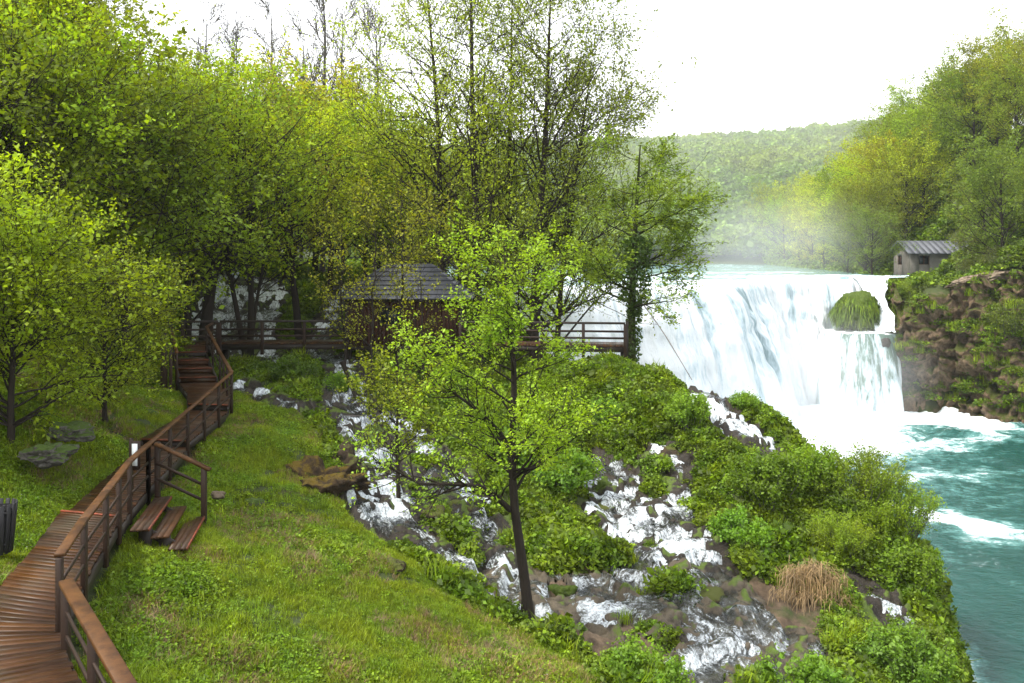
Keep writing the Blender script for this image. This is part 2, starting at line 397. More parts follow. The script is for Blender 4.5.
rockc = mixc(nt, ramp(nt, noise(nt, 1.5, 6, .7, P), [(.5, 0.), (.6, 1.)]), rockc, (.05, .09, .014))
c = mixc(nt, attr(nt, 'wet'), soil, rockc)
trav = mixc(nt, ramp(nt, noise(nt, 2.2, 7, .75, P), [(.3, 0.), (.7, 1.)]), (.03, .02, .012), (.16, .11, .07))
pm = mathn(nt, 'MULTIPLY', attr(nt, 'pool'), ramp(nt, noise(nt, .9, 4, .6, P), [(.34, 0.), (.46, 1.)]))
c = mixc(nt, pm, c, trav)
rg = N(nt, 'ShaderNodeMapRange', {'Value': attr(nt, 'wet'), 'To Min': .9, 'To Max': .4}).outputs[0]
b = N(nt, 'ShaderNodeBump', {'Height': noise(nt, 5, 7, .75, P), 'Strength': .8, 'Distance': .08})
p = N(nt, 'ShaderNodeBsdfPrincipled', {'Base Color': c, 'Roughness': rg, 'Normal': b.outputs[0], 'Specular IOR Level': .35})
nt.links.new(p.outputs[0], out.inputs[0])
link('ground', raw_mesh('ground', np.stack([X, Y, Z], -1).reshape(-1, 3), grid_faces(len(xs), len(ys)),
     {'wet': wetA.ravel(), 'pool': poolA.ravel()}, True), groundm, kind='structure')
def gz(x, y):
    return float(H(np.array([float(x)]), np.array([float(y)]))[0])

# ---------------------------------------------------------------- water materials
def foamcol(nt): return (.86, .91, .93)
def water_mat(name, deep, shallow, foam_fine, bump_s, bump_d, stretchv=(1, 1, 1), rough=.06):
    m, nt, out = newmat(name)
    P = stretch(nt, objco(nt), *stretchv)
    fa = attr(nt, 'foam')
    n1 = noise(nt, foam_fine, 8, .72, P)
    thr = mathn(nt, 'ADD', fa, mathn(nt, 'MULTIPLY', mathn(nt, 'SUBTRACT', n1, .5), 1.5))
    fm = ramp(nt, thr, [(.42, 0.), (.60, .45), (.85, 1.)])
    base = mixc(nt, noise(nt, .25, 3, .6, P), deep, shallow)
    base = mixc(nt, ramp(nt, thr, [(.15, 0.), (.55, .75)]), base, (.13, .31, .29))
    c = mixc(nt, fm, base, (.76, .82, .84))
    rr = N(nt, 'ShaderNodeMapRange', {'Value': fm, 'To Min': rough, 'To Max': .8}).outputs[0]
    b = N(nt, 'ShaderNodeBump', {'Height': noise(nt, bump_s, 6, .62, P), 'Strength': .85, 'Distance': bump_d})
    p = N(nt, 'ShaderNodeBsdfPrincipled', {'Base Color': c, 'Roughness': rr, 'Normal': b.outputs[0], 'Specular IOR Level': .35})
    nt.links.new(p.outputs[0], out.inputs[0])
    return m
M['river'] = water_mat('teal_river_water', (.004, .036, .032), (.012, .075, .062), 1.5, 2.2, .16, (.8, 1.2, 1))
M['upper'] = water_mat('upper_river_water', (.10, .20, .20), (.20, .34, .34), .8, 1.6, .2)
# lower river
xs2 = np.arange(6, 72, .22); ys2 = np.arange(-38, 78, .22); ys2 = np.concatenate([np.arange(-38, 18, 1.5), np.arange(18, 78, .2)])
X2, Y2 = np.meshgrid(xs2, ys2, indexing='ij')
wp = fbm(X2*.45+fbm(X2*.2, Y2*.2, 0, 2, 7)*1.5, Y2*.7, 0, 4, 14)
dfall = seg_dist(X2, Y2, CREST[3:])
bankd = seg_dist(X2, Y2, [(8.8,15),(9.9,19),(11.2,22),(12.6,25),(13.8,28),(14.3,30),(13.2,33),(12.0,37)])
turb = sstep(26, 6, dfall)
Z2 = ZL+wp*(.06+.35*turb)+.03*fbm(X2*2, Y2*2.6, 0, 2, 3)
foam = 1.0*sstep(15.5, 7, dfall)+.36*sstep(27, 10, dfall)
sw = fbm(X2*.05+Y2*.035, Y2*.12-X2*.03, 0, 3, 40)
def band(px0, py0, px1, py1, wd):
    a = to_xy(px0, -ZL*F/(py0-HY)); b2 = to_xy(px1, -ZL*F/(py1-HY)); return sstep(wd, 0, seg_dist(X2, Y2, [a, b2])+1.2*fbm(X2*.5, Y2*.5, 0, 3, 9))
foam += .36*band(930, 512, 1060, 545, 2.6)+.6*band(880, 500, 960, 525, 1.8)+.35*band(850, 450, 1000, 440, 2.5)+.3*band(900, 480, 1040, 470, 2.)+.5*band(900, 395, 985, 428, 3.5)
foam += .72*sstep(2.9, .6, bankd+.5*fbm(X2*.6, Y2*.6, 0, 2, 5))+.16*sw
foam += .75*sstep(4.5, .5, np.hypot(X2-12.6, Y2-22.8)+.8*fbm(X2*.6, Y2*.6, 0, 2, 55))
link('river', raw_mesh('river', np.stack([X2, Y2, Z2], -1).reshape(-1, 3), grid_faces(len(xs2), len(ys2)), {'foam': foam.ravel()}, True), M['river'], kind='structure')
# upper river
cx = np.array(CREST); tt = np.linspace(0, 1, 260)
def resample(P, n):
    P = np.asarray(P, float)
    # Catmull-Rom through the points, then equal arc length
    Q = []
    for i in range(len(P)-1):
        p0 = P[max(i-1, 0)]; p1 = P[i]; p2 = P[i+1]; p3 = P[min(i+2, len(P)-1)]
        for t in np.linspace(0, 1, 12, endpoint=False):
            Q.append(.5*((2*p1)+(-p0+p2)*t+(2*p0-5*p1+4*p2-p3)*t*t+(-p0+3*p1-3*p2+p3)*t**3))
    Q.append(P[-1]); Q = np.array(Q); L = np.concatenate([[0], np.cumsum(np.linalg.norm(np.diff(Q, axis=0), axis=1))])
    s = np.linspace(0, L[-1], n); return np.stack([np.interp(s, L, Q[:, k]) for k in range(Q.shape[1])], -1), L[-1]
NU = 420
C, CL = resample(CREST, NU)
_s = np.linspace(0, CL, NU); C = C+np.stack([fbm(_s*.35, 0*_s, 0, 3, 33), fbm(_s*.35, 0*_s+7, 0, 3, 34)], -1)*.45*np.minimum(1, (NU-1-np.arange(NU))/30)[:, None]
T = np.gradient(C, axis=0); T /= np.linalg.norm(T, axis=1)[:, None]
Nn = np.stack([T[:, 1], -T[:, 0]], -1)
for _ in range(60):
    Nn[1:-1] = (Nn[:-2]+2*Nn[1:-1]+Nn[2:])/4
Nn /= np.linalg.norm(Nn, axis=1)[:, None]
# upstream water sheet: rows pushed back from the crest
NB = 60
back = np.concatenate([[0], np.cumsum(np.geomspace(.3, 9, NB-1))])
U = []
for k, bk in enumerate(back):
    f = min(1, bk/30.); tgt = np.stack([np.linspace(-16, 60, NU), np.full(NU, 76.0)+bk], -1)
    f = f*f*(3-2*f)
    U.append(C*(1-f)+tgt*f+(-Nn*bk)*(1-f)*.25)
U = np.array(U)
uz = ZU+fbm(U[..., 0]*.4, U[..., 1]*.4, 0, 3, 2)*.10
uz[0] = ZU+.20*fbm(np.linspace(0, CL, NU)*.5, np.zeros(NU), 0, 4, 35)
fo = .72-np.minimum(back[:, None]/60, .45)+.35*fbm(U[..., 0]*.12, U[..., 1]*.3, 0, 3, 4)
link('upper_river', raw_mesh('upper_river', np.concatenate([U, uz[..., None]], -1).reshape(-1, 3), grid_faces(NB, NU), {'foam': fo.ravel()}, True), M['upper'], kind='structure')

# ---------------------------------------------------------------- the great waterfall
def fall_mat(name, su, thin=(.24, .32, .34), lo=.29, hi=.53, greys=1.0):
    m, nt, out = newmat(name)
    uv = attr(nt, 'uvw', 'Vector')
    a = noise(nt, 1.0, 7, .68, stretch(nt, uv, su, .35, 1))
    b2 = noise(nt, 1.0, 5, .7, stretch(nt, uv, su*4, .9, 1))
    big = noise(nt, 1.0, 3, .6, stretch(nt, uv, su*.22, .10, 1))
    s = mathn(nt, 'ADD', mathn(nt, 'MULTIPLY', a, .55), mathn(nt, 'MULTIPLY', b2, .45))
    s = mathn(nt, 'ADD', s, mathn(nt, 'MULTIPLY', mathn(nt, 'SUBTRACT', big, .5), .55))
    s = mathn(nt, 'ADD', s, attr(nt, 'dens'))
    c = ramp(nt, s, [(lo, thin), ((lo+hi)/2, (.50, .60, .65)), (hi, (.78, .82, .84))])
    bp = N(nt, 'ShaderNodeBump', {'Height': s, 'Strength': .9, 'Distance': .5})
    p = N(nt, 'ShaderNodeBsdfPrincipled', {'Base Color': c, 'Roughness': .65, 'Normal': bp.outputs[0], 'Specular IOR Level': .25})
    nt.links.new(p.outputs[0], out.inputs[0])
    return m
M['fall'] = fall_mat('falling_water', 1.4)
M['fall2'] = fall_mat('falling_water_thin', 2.0, (.10, .16, .13), .38, .56)
NV = 90
v = np.linspace(0, 1, NV)
S = np.linspace(0, CL, NU)
spread = np.interp(S/CL, [0, .25, .45, .6, .75, .9, 1], [5.5, 6.5, 5.5, 3.0, 3.6, 3.2, 2.5])
bul = fbm(S*.55, 0*S, 0, 3, 12)
SS, VV = np.meshgrid(S, v, indexing='ij')
prof = VV**.62*(1-.12*np.sin(VV*math.pi))
ledge = .35*fbm(SS*.3, VV*5, 0, 3, 18)*np.sin(np.clip(VV, 0, 1)*math.pi)
step_ = .55*sstep(.30, .36, VV+.10*fbm(SS*.45, 0*SS, 0, 3, 45))+.5*sstep(.62, .68, VV+.14*fbm(SS*.4, 0*SS, 0, 3, 46)); off = spread[:, None]*prof+step_*(.5+.8*fbm(SS*.7, 0*SS, 0, 2, 47))+.55*bul[:, None]*VV+ledge+.16*fbm(SS*2.6, VV*2.2, 0, 3, 19)*sstep(0, .1, VV)
zz = ZU+(.20*fbm(SS*.5, 0*SS, 0, 4, 35)*np.exp(-VV*9))-(ZU-ZL+.5)*(VV**1.25)
FX = C[:, 0, None]+Nn[:, 0, None]*off; FY = C[:, 1, None]+Nn[:, 1, None]*off
dens = .02+.10*VV
# thin veils where the dark rock shows through
for s0, wd, am in ((.545, .022, .26), (.575, .012, .22), (.50, .015, .16), (.46, .008, .16), (.62, .008, .16), (.70, .010, .17), (.80, .015, .12), (.88, .01, .14), (.40, .01, .12), (.33, .012, .12)):
    dens = dens-am*np.exp(-((SS/CL-s0-.015*VV)/wd)**2)*sstep(.02, .12, VV)*sstep(.95, .5, VV)
dens = np.where(VV < .03, .1, dens)
wf = empty('waterfall', (22, 70, ZL), label='wide white horseshoe waterfall plunging into the teal river', cat='waterfall')
def pl(o, root):           # parent while keeping world coordinates
    o.parent = root; o.location = tuple(-Vector(root.location)); return o
pl(link('water_curtain', raw_mesh('water_curtain', np.stack([FX, FY, zz], -1).reshape(-1, 3), grid_faces(NU, NV),
     {'uvw': np.stack([SS, VV*11.4, 0*SS], -1).reshape(-1, 3), 'dens': dens.ravel()}, True), M['fall']), wf)
# lower right tier beside the mossy rock
LT = [(28.6,73.2),(28.7,71.2),(29.6,69.9),(31.2,69.5),(32.8,69.8),(34.0,70.8)]
C2, L2 = resample(LT, 120); _t = np.linspace(0, L2, 120); C2 = C2+np.stack([fbm(_t*.8, 0*_t, 0, 3, 36), fbm(_t*.8, 0*_t+5, 0, 3, 37)], -1)*.28; T2 = np.gradient(C2, axis=0); T2 /= np.linalg.norm(T2, axis=1)[:, None]; N2 = np.stack([T2[:, 1], -T2[:, 0]], -1)
S2, V2 = np.meshgrid(np.linspace(0, L2, 120), np.linspace(0, 1, 50), indexing='ij')
o2 = 1.6*V2**.7*(1-.85*sstep(.72, 1, S2/L2))+.3*fbm(S2*.9, V2*2, 0, 3, 77)*V2+.12*fbm(S2*3, V2*2, 0, 2, 78)*V2
z2 = -6.8+.22*fbm(S2*.9, 0*S2, 0, 3, 38)*(1-V2)-(ZL*-1-6.8+.5)*V2**1.3
pl(link('lower_tier', raw_mesh('lower_tier', np.stack([C2[:, 0, None]+N2[:, 0, None]*o2, C2[:, 1, None]+N2[:, 1, None]*o2, z2], -1).reshape(-1, 3), grid_faces(120, 50),
     {'uvw': np.stack([S2+40, V2*6.8, 0*S2], -1).reshape(-1, 3), 'dens': (-.05+.10*V2+.12*fbm(S2*1.3, V2*.8, 0, 3, 5)).ravel()}, True), M['fall2']), wf)
# water pouring from the upper river past the rock onto the lower tier
sl = []
for i, t in enumerate(np.linspace(0, 1, 40)):
    for j, w in enumerate(np.linspace(0, 1, 40)):
        x = 32.6+3.4*w+.25*math.sin(t*5+w); y = 77-6.6*t*(1.0+.04*w); z = -2.1-4.75*(t**1.5*.9+.1*t)+.18*fbm(w*4, t*6, 0, 2, 6)
        x += (-.3*(1-w)-1.9*w)*t+.35*float(fbm(t*5, 0, 0, 3, 99))*w**3-.25*w**4
        sl.append((x, y, float(z)))
sl = np.array(sl)
pl(link('side_chute', raw_mesh('side_chute', sl, grid_faces(40, 40), {'uvw': np.stack([sl[:, 0]+80, -sl[:, 2]*1.5, 0*sl[:, 0]], -1), 'dens': np.full(1600, .09)}, True), M['fall']), wf)
# shelf of water from which the lower tier drops
top = []
for i in range(120):
    for j, k in enumerate(np.linspace(0, 1, 8)):
        q = C2[i]*(1-k)+np.array([32.2, 73.6])*k; top.append((q[0], q[1], -6.8+.25*k+float(.22*fbm(_t[i]*.9, 0, 0, 3, 38))*(1-k)))
top = np.array(top)
pl(link('ledge_water', raw_mesh('ledge_water', top, grid_faces(120, 8), {'uvw': np.stack([top[:, 0]*1.5, top[:, 1]*1.5, 0*top[:, 0]], -1), 'dens': np.full(len(top), .06)}, True), M['fall']), wf)

# ---------------------------------------------------------------- cascade water over the ledges
gx = np.arange(-21, 15, .07); gy = np.arange(14.5, 56.5, .08)
GX, GY = np.meshgrid(gx, gy, indexing='ij')
sd = sdist(GX, GY)
keep = sd < .35
GZ = np.zeros_like(GX); GZ[keep] = smooth_h(GX[keep], GY[keep], sd[keep])
edge = sstep(.3, -.25, sd+.28*fbm(GX*1.6, GY*1.6, 0, 3, 61))
GZw = GZ+.085*edge-.16*(1-edge)+.03*fbm(GX*5, GY*5, 0, 3, 62)+.03*fbm(GX*1.7, GY*1.7, 0, 2, 64)
gxz, gyz = np.gradient(np.where(keep, GZ, np.nan), .07, .08)
slope = np.nan_to_num(np.hypot(gxz, gyz), nan=.6)
pl_ = in_poly(GX, GY, POOL)
fo = np.clip(slope*.32, 0, .30)+.20-.07*pl_+.22*fbm(GX*.8, GY*.8, 0, 3, 63)
fs_, fc_ = flowco(GX, GY); fv = np.stack([fc_+.25*fbm(GX*1.5, GY*1.5, 0, 2, 66), fs_, GZw], -1).reshape(-1, 3)
fc = grid_faces(len(gx), len(gy)); kf = keep.ravel()[fc].all(1); fc = fc[kf]
used = np.unique(fc); remap = -np.ones(GX.size, int); remap[used] = np.arange(len(used))
Vw = np.stack([GX, GY, GZw], -1).reshape(-1, 3)[used]
m, nt, out = newmat('cascade_water')
P = objco(nt)
fa = attr(nt, 'foam')
fl = attr(nt, 'flow', 'Vector')
nf = mathn(nt, 'ADD', mathn(nt, 'MULTIPLY', noise(nt, 1.0, 8, .72, stretch(nt, fl, 10, 2.2, 4.0)), .55), mathn(nt, 'MULTIPLY', noise(nt, 15, 6, .8, P), .45))
thr = mathn(nt, 'ADD', fa, mathn(nt, 'MULTIPLY', mathn(nt, 'SUBTRACT', nf, .5), 2.6))
fm = ramp(nt, thr, [(.26, 0.), (.78, 1.)])
bmp = N(nt, 'ShaderNodeBump', {'Height': noise(nt, 7, 6, .65, P), 'Strength': .9, 'Distance': .08})
white = N(nt, 'ShaderNodeBsdfPrincipled', {'Base Color': (.80, .86, .90, 1), 'Roughness': .6, 'Normal': bmp.outputs[0]})
gl = N(nt, 'ShaderNodeBsdfGlossy', {'Color': (.9, .95, 1, 1), 'Roughness': .12, 'Normal': bmp.outputs[0]})
tp = N(nt, 'ShaderNodeBsdfTransparent', {'Color': (.78, .82, .80, 1)})
fr = N(nt, 'ShaderNodeFresnel', {'IOR': 1.33, 'Normal': bmp.outputs[0]})
clear = N(nt, 'ShaderNodeMixShader', {0: mathn(nt, 'MULTIPLY', fr.outputs[0], .8), 1: tp.outputs[0], 2: gl.outputs[0]})
mx = N(nt, 'ShaderNodeMixShader', {0: fm, 1: clear.outputs[0], 2: white.outputs[0]})
nt.links.new(mx.outputs[0], out.inputs[0]); M['cascade'] = m
link('stream_water', raw_mesh('stream_water', Vw, remap[fc], {'foam': fo.ravel()[used], 'flow': fv[used]}, True), M['cascade'], kind='structure')

bedk = (sd < .75)
ZB = np.zeros_like(GX); zb0 = smooth_h(GX[bedk], GY[bedk], sd[bedk])
bx_, by_ = GX[bedk], GY[bedk]; w_in = sstep(.75, .2, sd[bedk])
rn = fbm(bx_*1.9, by_*1.9, 0, 2, 71)*.5+fbm(bx_*4.5, by_*4.5, 0, 4, 72)*.5
ZB[bedk] = zb0+.012-.25*(1-sstep(.75, .45, sd[bedk]))+w_in*np.clip(rn, -.25, .6)*.34
kf2 = bedk.ravel()[grid_faces(len(gx), len(gy))].all(1); fc2 = grid_faces(len(gx), len(gy))[kf2]
us2 = np.unique(fc2); rm2 = -np.ones(GX.size, int); rm2[us2] = np.arange(len(us2))
bm_, nt, out = newmat('wet_cascade_rock')
P = objco(nt)
c = mixc(nt, ramp(nt, noise(nt, 5, 8, .75, P), [(.3, 0.), (.72, 1.)]), (.006, .005, .004), (.042, .031, .02))
c = mixc(nt, mathn(nt, 'MULTIPLY', attr(nt, 'pool'), ramp(nt, noise(nt, 1.7, 5, .7, P), [(.36, 0.), (.56, 1.)])), c, mixc(nt, noise(nt, 6, 7, .75, P), (.032, .025, .016), (.17, .135, .09)))
gnn = N(nt, 'ShaderNodeSeparateXYZ', {0: nt.nodes.new('ShaderNodeNewGeometry').outputs['Normal']}).outputs[2]
mo = ramp(nt, mathn(nt, 'ADD', attr(nt, 'high'), mathn(nt, 'MULTIPLY', mathn(nt, 'SUBTRACT', noise(nt, 2.4, 5, .7, P), .5), 1.6)), [(.42, 0.), (.56, 1.)])
c = mixc(nt, mo, c, mixc(nt, noise(nt, 8, 5, .7, P), (.03, .05, .006), (.11, .16, .014)))
b = N(nt, 'ShaderNodeBump', {'Height': noise(nt, 11, 7, .75, P), 'Strength': .9, 'Distance': .06})
p = N(nt, 'ShaderNodeBsdfPrincipled', {'Base Color': c, 'Roughness': .45, 'Normal': b.outputs[0], 'Specular IOR Level': .3})
nt.links.new(p.outputs[0], out.inputs[0])
hi_ = np.zeros_like(GX); hi_[bedk] = np.clip(rn*1.1, 0, 1)*.8+.3*sstep(.0, .5, sd[bedk])
link('stream_bed', raw_mesh('stream_bed', np.stack([GX, GY, ZB], -1).reshape(-1, 3)[us2], rm2[fc2], {'pool': (pl_*1.).ravel()[us2], 'high': hi_.ravel()[us2]}, True), bm_, kind='structure')

# ---------------------------------------------------------------- rocks
def rock(name, loc, size, seed, mat, amp=.35, freq=1.0, res=5, parent=None, **kw):
    import bmesh
    bm = bmesh.new(); bmesh.ops.create_icosphere(bm, subdivisions=res, radius=1)
    V = np.array([v.co[:] for v in bm.verts]); Fc = np.array([[v.index for v in f.verts] for f in bm.faces]); bm.free()
    d = 1+amp*fbm(V[:, 0]*1.3*freq+seed, V[:, 1]*1.3*freq, V[:, 2]*1.3*freq, 5, seed, .55)
    d += .14*np.abs(fbm(V[:, 0]*3*freq+seed, V[:, 1]*3*freq, V[:, 2]*4*freq, 5, seed+9, .65))-.05
    V = V*d[:, None]*np.array(size)
    o = link(name, raw_mesh(name, V, Fc, None, True), mat, parent, **kw); o.location = loc
    return o
def rock_at(px, py, d, w, h, seed, mat, label, name='boulder', sink=.3, **kw):
    x, y = to_xy(px, d); return rock(name, (x, y, -(py-HY)/F*d), (w/2, w/2*.9, h/2), seed, mat, label=label, cat='rock', **kw)
M['lichen'] = simple('lichen_rock', rockcol((.010, .007, .005), (.10, .06, .028), (.17, .115, .012), .70, 2.4), .85, lambda nt: noise(nt, 5, 9, .78, objco(nt)), 1., .3)
rock_at(318, 490, 25.0, 2.7, 1.5, 33, M['lichen'], 'large dark rock with orange lichen overhanging the left edge of the upper cascade', amp=.5, freq=1.5)
rock_at(345, 472, 26.2, 1.3, 1.3, 8, M['rock'], 'dark rock standing at the water beside the first cascade drop', amp=.45)
rock_at(392, 567, 19.2, .65, .34, 11, M['rock'], 'small brown boulder lying in the meadow grass', res=4)
rock_at(253, 503, 21.5, .5, .22, 12, M['greyrock'], 'flat grey stone set in the meadow below the steps', res=4)
rock_at(218, 495, 20.3, .35, .2, 13, M['rubble'], 'pale brown stone in the grass right of the wooden steps', res=4)
rock_at(48, 452, 18.6, .9, .45, 14, M['greyrock'], 'pale grey outcrop on the slope above the litter bin', res=5, amp=.5)
rock_at(72, 432, 19.8, .9, .4, 15, M['greyrock'], 'grey rock outcrop under the yellow green tree', res=5, amp=.5)
rock_at(150, 415, 26, .6, .3, 16, M['greyrock'], 'small pale stone left of the upper boardwalk', res=4)
rock_at(605, 488, 29.4, .9, .7, 17, M['moss'], 'mossy hump splitting the wide cascade at its top', res=4)
rock_at(672, 462, 30.5, 1.3, .9, 19, M['rock'], 'dark rock with a thin strand of water in the green bank', res=4)
rock_at(300, 462, 26.2, .9, .25, 18, M['rubble'], 'orange brown lichen patch of rock above the dark overhang', res=4)
rng = rs(4)
for k, (px, py) in enumerate([(600,500),(628,498),(650,522),(662,560),(612,545),(590,520),(700,590),(716,572),(380,500),(432,512),(448,520),(470,530),(455,498),(690,545),(560,585),(640,560)]):
    x, y = hit(px, py); s = rng.uniform(.28, .5)
    rock('stone', (x, y, gz(x, y)+.02), (s*1.2, s, s*.55), 40+k, M['moss'] if k % 3 else M['rock'], res=3, amp=.4,
         label='wet mossy stone with cascade water washing round it', cat='rock', group='stones in the cascades')
# mossy rock in the falls
rock('mossy_rock', to_xy(857, 72.6)+(-5.1,), (2.0, 1.7, 1.75), 29, M['moss'], .20, .9, label='green mossy rock standing between the falls and the side chute', cat='rock')
mr = bpy.data.objects['mossy_rock']
def strands(name, B, D, L, w, mat, rg_, parent=None, **kw):
    n = len(B); b1 = B+D*L[:, None]*.45+np.array([0, 0, -.25])*L[:, None]; b2_ = b1+D*L[:, None]*.12+np.array([0, 0, -.7])*L[:, None]+rg_.randn(n, 3)*.05*L[:, None]
    t_ = nrm(np.cross(D, np.array([0, 0, 1.]))+1e-4)*w
    V = np.stack([B-t_, B+t_, b1+t_, b1-t_, b2_+t_*.3, b2_-t_*.3], 1).reshape(-1, 3); i = np.arange(n)*6
    Fc = np.concatenate([np.stack([i, i+1, i+2, i+3], -1), np.stack([i+3, i+2, i+4, i+5], -1)])
    return link(name, raw_mesh(name, V, Fc, {'tint': np.repeat(rg_.rand(n), 6)}), mat, parent, **kw)
def nrm(v): return v/(np.linalg.norm(v, axis=-1, keepdims=True)+1e-9)
me_ = mr.data; vv = np.zeros(len(me_.vertices)*3); me_.vertices.foreach_get('co', vv); vv = vv.reshape(-1, 3)
rg_ = rs(77); ii = rg_.choice(len(vv), 5200); B_ = vv[ii]*1.0; ok = (B_[:, 2] > -1.3) & (B_[:, 2] < 1.35) & (fbm(B_[:, 0]*1.1, B_[:, 1]*1.1, B_[:, 2]*.6, 3, 9) > -.35); B_ = B_[ok]
D_ = nrm(B_*np.array([1, 1, .35])+rg_.randn(len(B_), 3)*.25)
strands('hanging_moss', B_-D_*.05, D_, rg_.uniform(.2, .75, len(B_)), .03, M['herbdark'], rg_, mr)
rock('dark_rock', to_xy(885, 69.2)+(-7.6,), (.38, .38, .42), 24, M['darkwood'], .28, 1.2, res=4, label='small dark rock poking through the lower fall tier', cat='rock')
# cliff
tops = np.array([(37.5,78,-2.4),(35.6,74.2,-3.2),(36.0,71.6,-4.2),(39.4,70.6,-2.9),(41.8,70.6,-2.1),(44.5,70.0,-1.8),(48,68,-1.6),(54,63,-1.4),(62,52,-1.2),(64,30,-1.2)], float)
bots = np.array([(36.4,77,-14.5),(34.3,73.4,-14.5),(34.2,71.2,-14.5),(38.2,70.0,-14.5),(39.6,68.0,-14.5),(41.5,65.0,-14.5),(45,61,-14.5),(50,55,-14.5),(58,45,-14.5),(60,28,-14.5)], float)
A, _ = resample(tops, 380); B, _ = resample(bots, 380)
q = np.linspace(0, 1, 110)[None, :, None]
CQ = A[:, None]*(1-q)+B[:, None]*q
bulge = np.sin(q[..., 0]*math.pi)*.9
CQ[..., 0] -= bulge*.7; CQ[..., 1] -= bulge*.5
n = fbm(CQ[..., 0]*.35, CQ[..., 1]*.35, CQ[..., 2]*.45, 5, 51, .58); n2 = fbm(CQ[..., 0]*1.3, CQ[..., 1]*1.3, CQ[..., 2]*1.0, 4, 52, .6)
n3 = 1-2*np.abs(fbm(CQ[..., 0]*.7, CQ[..., 1]*.7, CQ[..., 2]*.9, 4, 53, .55)); CQ[..., 0] -= n*.9+n2*.35+n3*.55; CQ[..., 1] -= n*.9+n2*.35+n3*.55; CQ[..., 2] += .5*n2
link('cliff', raw_mesh('cliff', CQ.reshape(-1, 3), grid_faces(380, 110), None, True), M['cliffrock'], kind='structure')
# rubble bank above the cliff
rb = rock('rubble_pile', (42.0, 71.6, -2.2), (2.4, 1.1, .5), 66, M['rubble'], .35, 2.0, label='pale heap of broken stone on top of the cliff', cat='rock pile')
rb.rotation_euler = (0, R(-14), R(-10))

# ---------------------------------------------------------------- boardwalk
def seclist(pts, z): return [((a[0], a[1], z), (b[0], b[1], z)) for a, b in pts]
rngp = rs(9)
def deck_planks(mb, tints, L, Rr, z, pw=.145, gap=.005, th=.045):
    """planks laid across a run whose left and right edges are given as polylines"""
    L = np.array(L, float); Rr = np.array(Rr, float)
    for i in range(len(L)-1):
        ln = (np.linalg.norm(L[i+1]-L[i])+np.linalg.norm(Rr[i+1]-Rr[i]))/2
        n = max(1, int(round(ln/pw)))
        for k in range(n):
            t0 = (k+gap/pw/2)/n; t1 = (k+1-gap/pw/2)/n
            a = L[i]*(1-t0)+L[i+1]*t0; b = Rr[i]*(1-t0)+Rr[i+1]*t0; c = Rr[i]*(1-t1)+Rr[i+1]*t1; d = L[i]*(1-t1)+L[i+1]*t1
            dz = rngp.uniform(-.002, .002)
            e = (b-a)/np.linalg.norm(b-a)*rngp.uniform(-.015, .03)
            mb.prism4([(a[0]-e[0], a[1]-e[1], z+dz), (b[0]+e[0], b[1]+e[1], z+dz), (c[0]+e[0], c[1]+e[1], z+dz), (d[0]-e[0], d[1]-e[1], z+dz)], th)
            tints.extend([rngp.uniform(0, 1)**1.3]*8)
def planks_obj(runs, name, mat, parent, **kw):
    mb = MB(); tn = []
    for L, Rr, z in runs: deck_planks(mb, tn, L, Rr, z)
    me = raw_mesh(name, np.vstack(mb.v), np.vstack(mb.f), {'tint': np.array(tn)})
    return link(name, me, mat, parent, **kw)
bw = empty('boardwalk', (0, 0, 0), label='wet brown plank boardwalk with railing climbing the meadow to the bridge', cat='boardwalk')
L1 = [(-3.2,4.8),(-5.2,7.3),(-7.3,10.1),(-8.05,12.2),(-8.75,14.7),(-9.38,16.65)]
R1 = [(-1.9,5.7),(-3.95,8.2),(-5.98,10.7),(-6.6,11.8),(-7.4,14.4),(-7.98,16.3)]
L2_ = [(-9.36,16.6),(-9.65,17.8),(-9.95,19.4),(-10.7,23.15)]; R2_ = [(-7.97,16.25),(-8.27,17.35),(-8.62,19.0),(-9.27,22.9)]
L3 = [(-10.7,23.1),(-11.1,27.5)]; R3 = [(-9.26,22.85),(-9.68,27.3)]
L4 = [(-11.1,27.45),(-12.0,29.6),(-13.3,32.0)]; R4 = [(-9.68,27.25),(-10.5,29.9),(-11.9,32.25)]
planks_obj([(L1, R1, -5.33)], 'lower_deck', M['deck'], bw)
planks_obj([(L2_, R2_, -5.5)], 'landing_deck', M['deck'], bw)
planks_obj([(L3, R3, -5.32)], 'middle_deck', M['deck'], bw)
planks_obj([(L4, R4, -5.12)], 'upper_deck', M['deck'], bw)
st = [((-13.3,32.0),(-11.9,32.25)),((-13.85,33.1),(-12.5,33.35)),((-14.4,34.2),(-13.05,34.45)),((-14.95,35.3),(-13.6,35.55)),((-15.5,36.4),(-14.15,36.65))]
for k in range(3):
    mb = MB(); a, b = st[k]; c, d = st[k+1]; z = -4.92+.2*k
    mb.prism4([a+(z,), b+(z,), d+(z,), c+(z,)], .05); mb.prism4([a+(z-.051,), b+(z-.051,), (b[0], b[1]+.03, z-.051), (a[0], a[1]+.03, z-.051)], .15)
    me = raw_mesh('stair_step', np.vstack(mb.v), np.vstack(mb.f), {'tint': np.full(16, .3+.15*k)}); link('stair_step', me, M['deck'], bw)
planks_obj([([st[3][0], (-16.4,38.3)], [st[3][1], (-14.6,38.3)], -4.3)], 'top_landing', M['deck'], bw)
mb = MB(); mb.beam((-14.95,35.32,-4.42), (-13.6,35.57,-4.42), .05, .16); mb.build('riser', M['darkwood'], bw)
def nosing(a, b, z, name='painted_edge'):
    mb = MB(); mb.beam((a[0], a[1], z), (b[0], b[1], z), .06, .022); mb.build(name, M['orange'], bw)
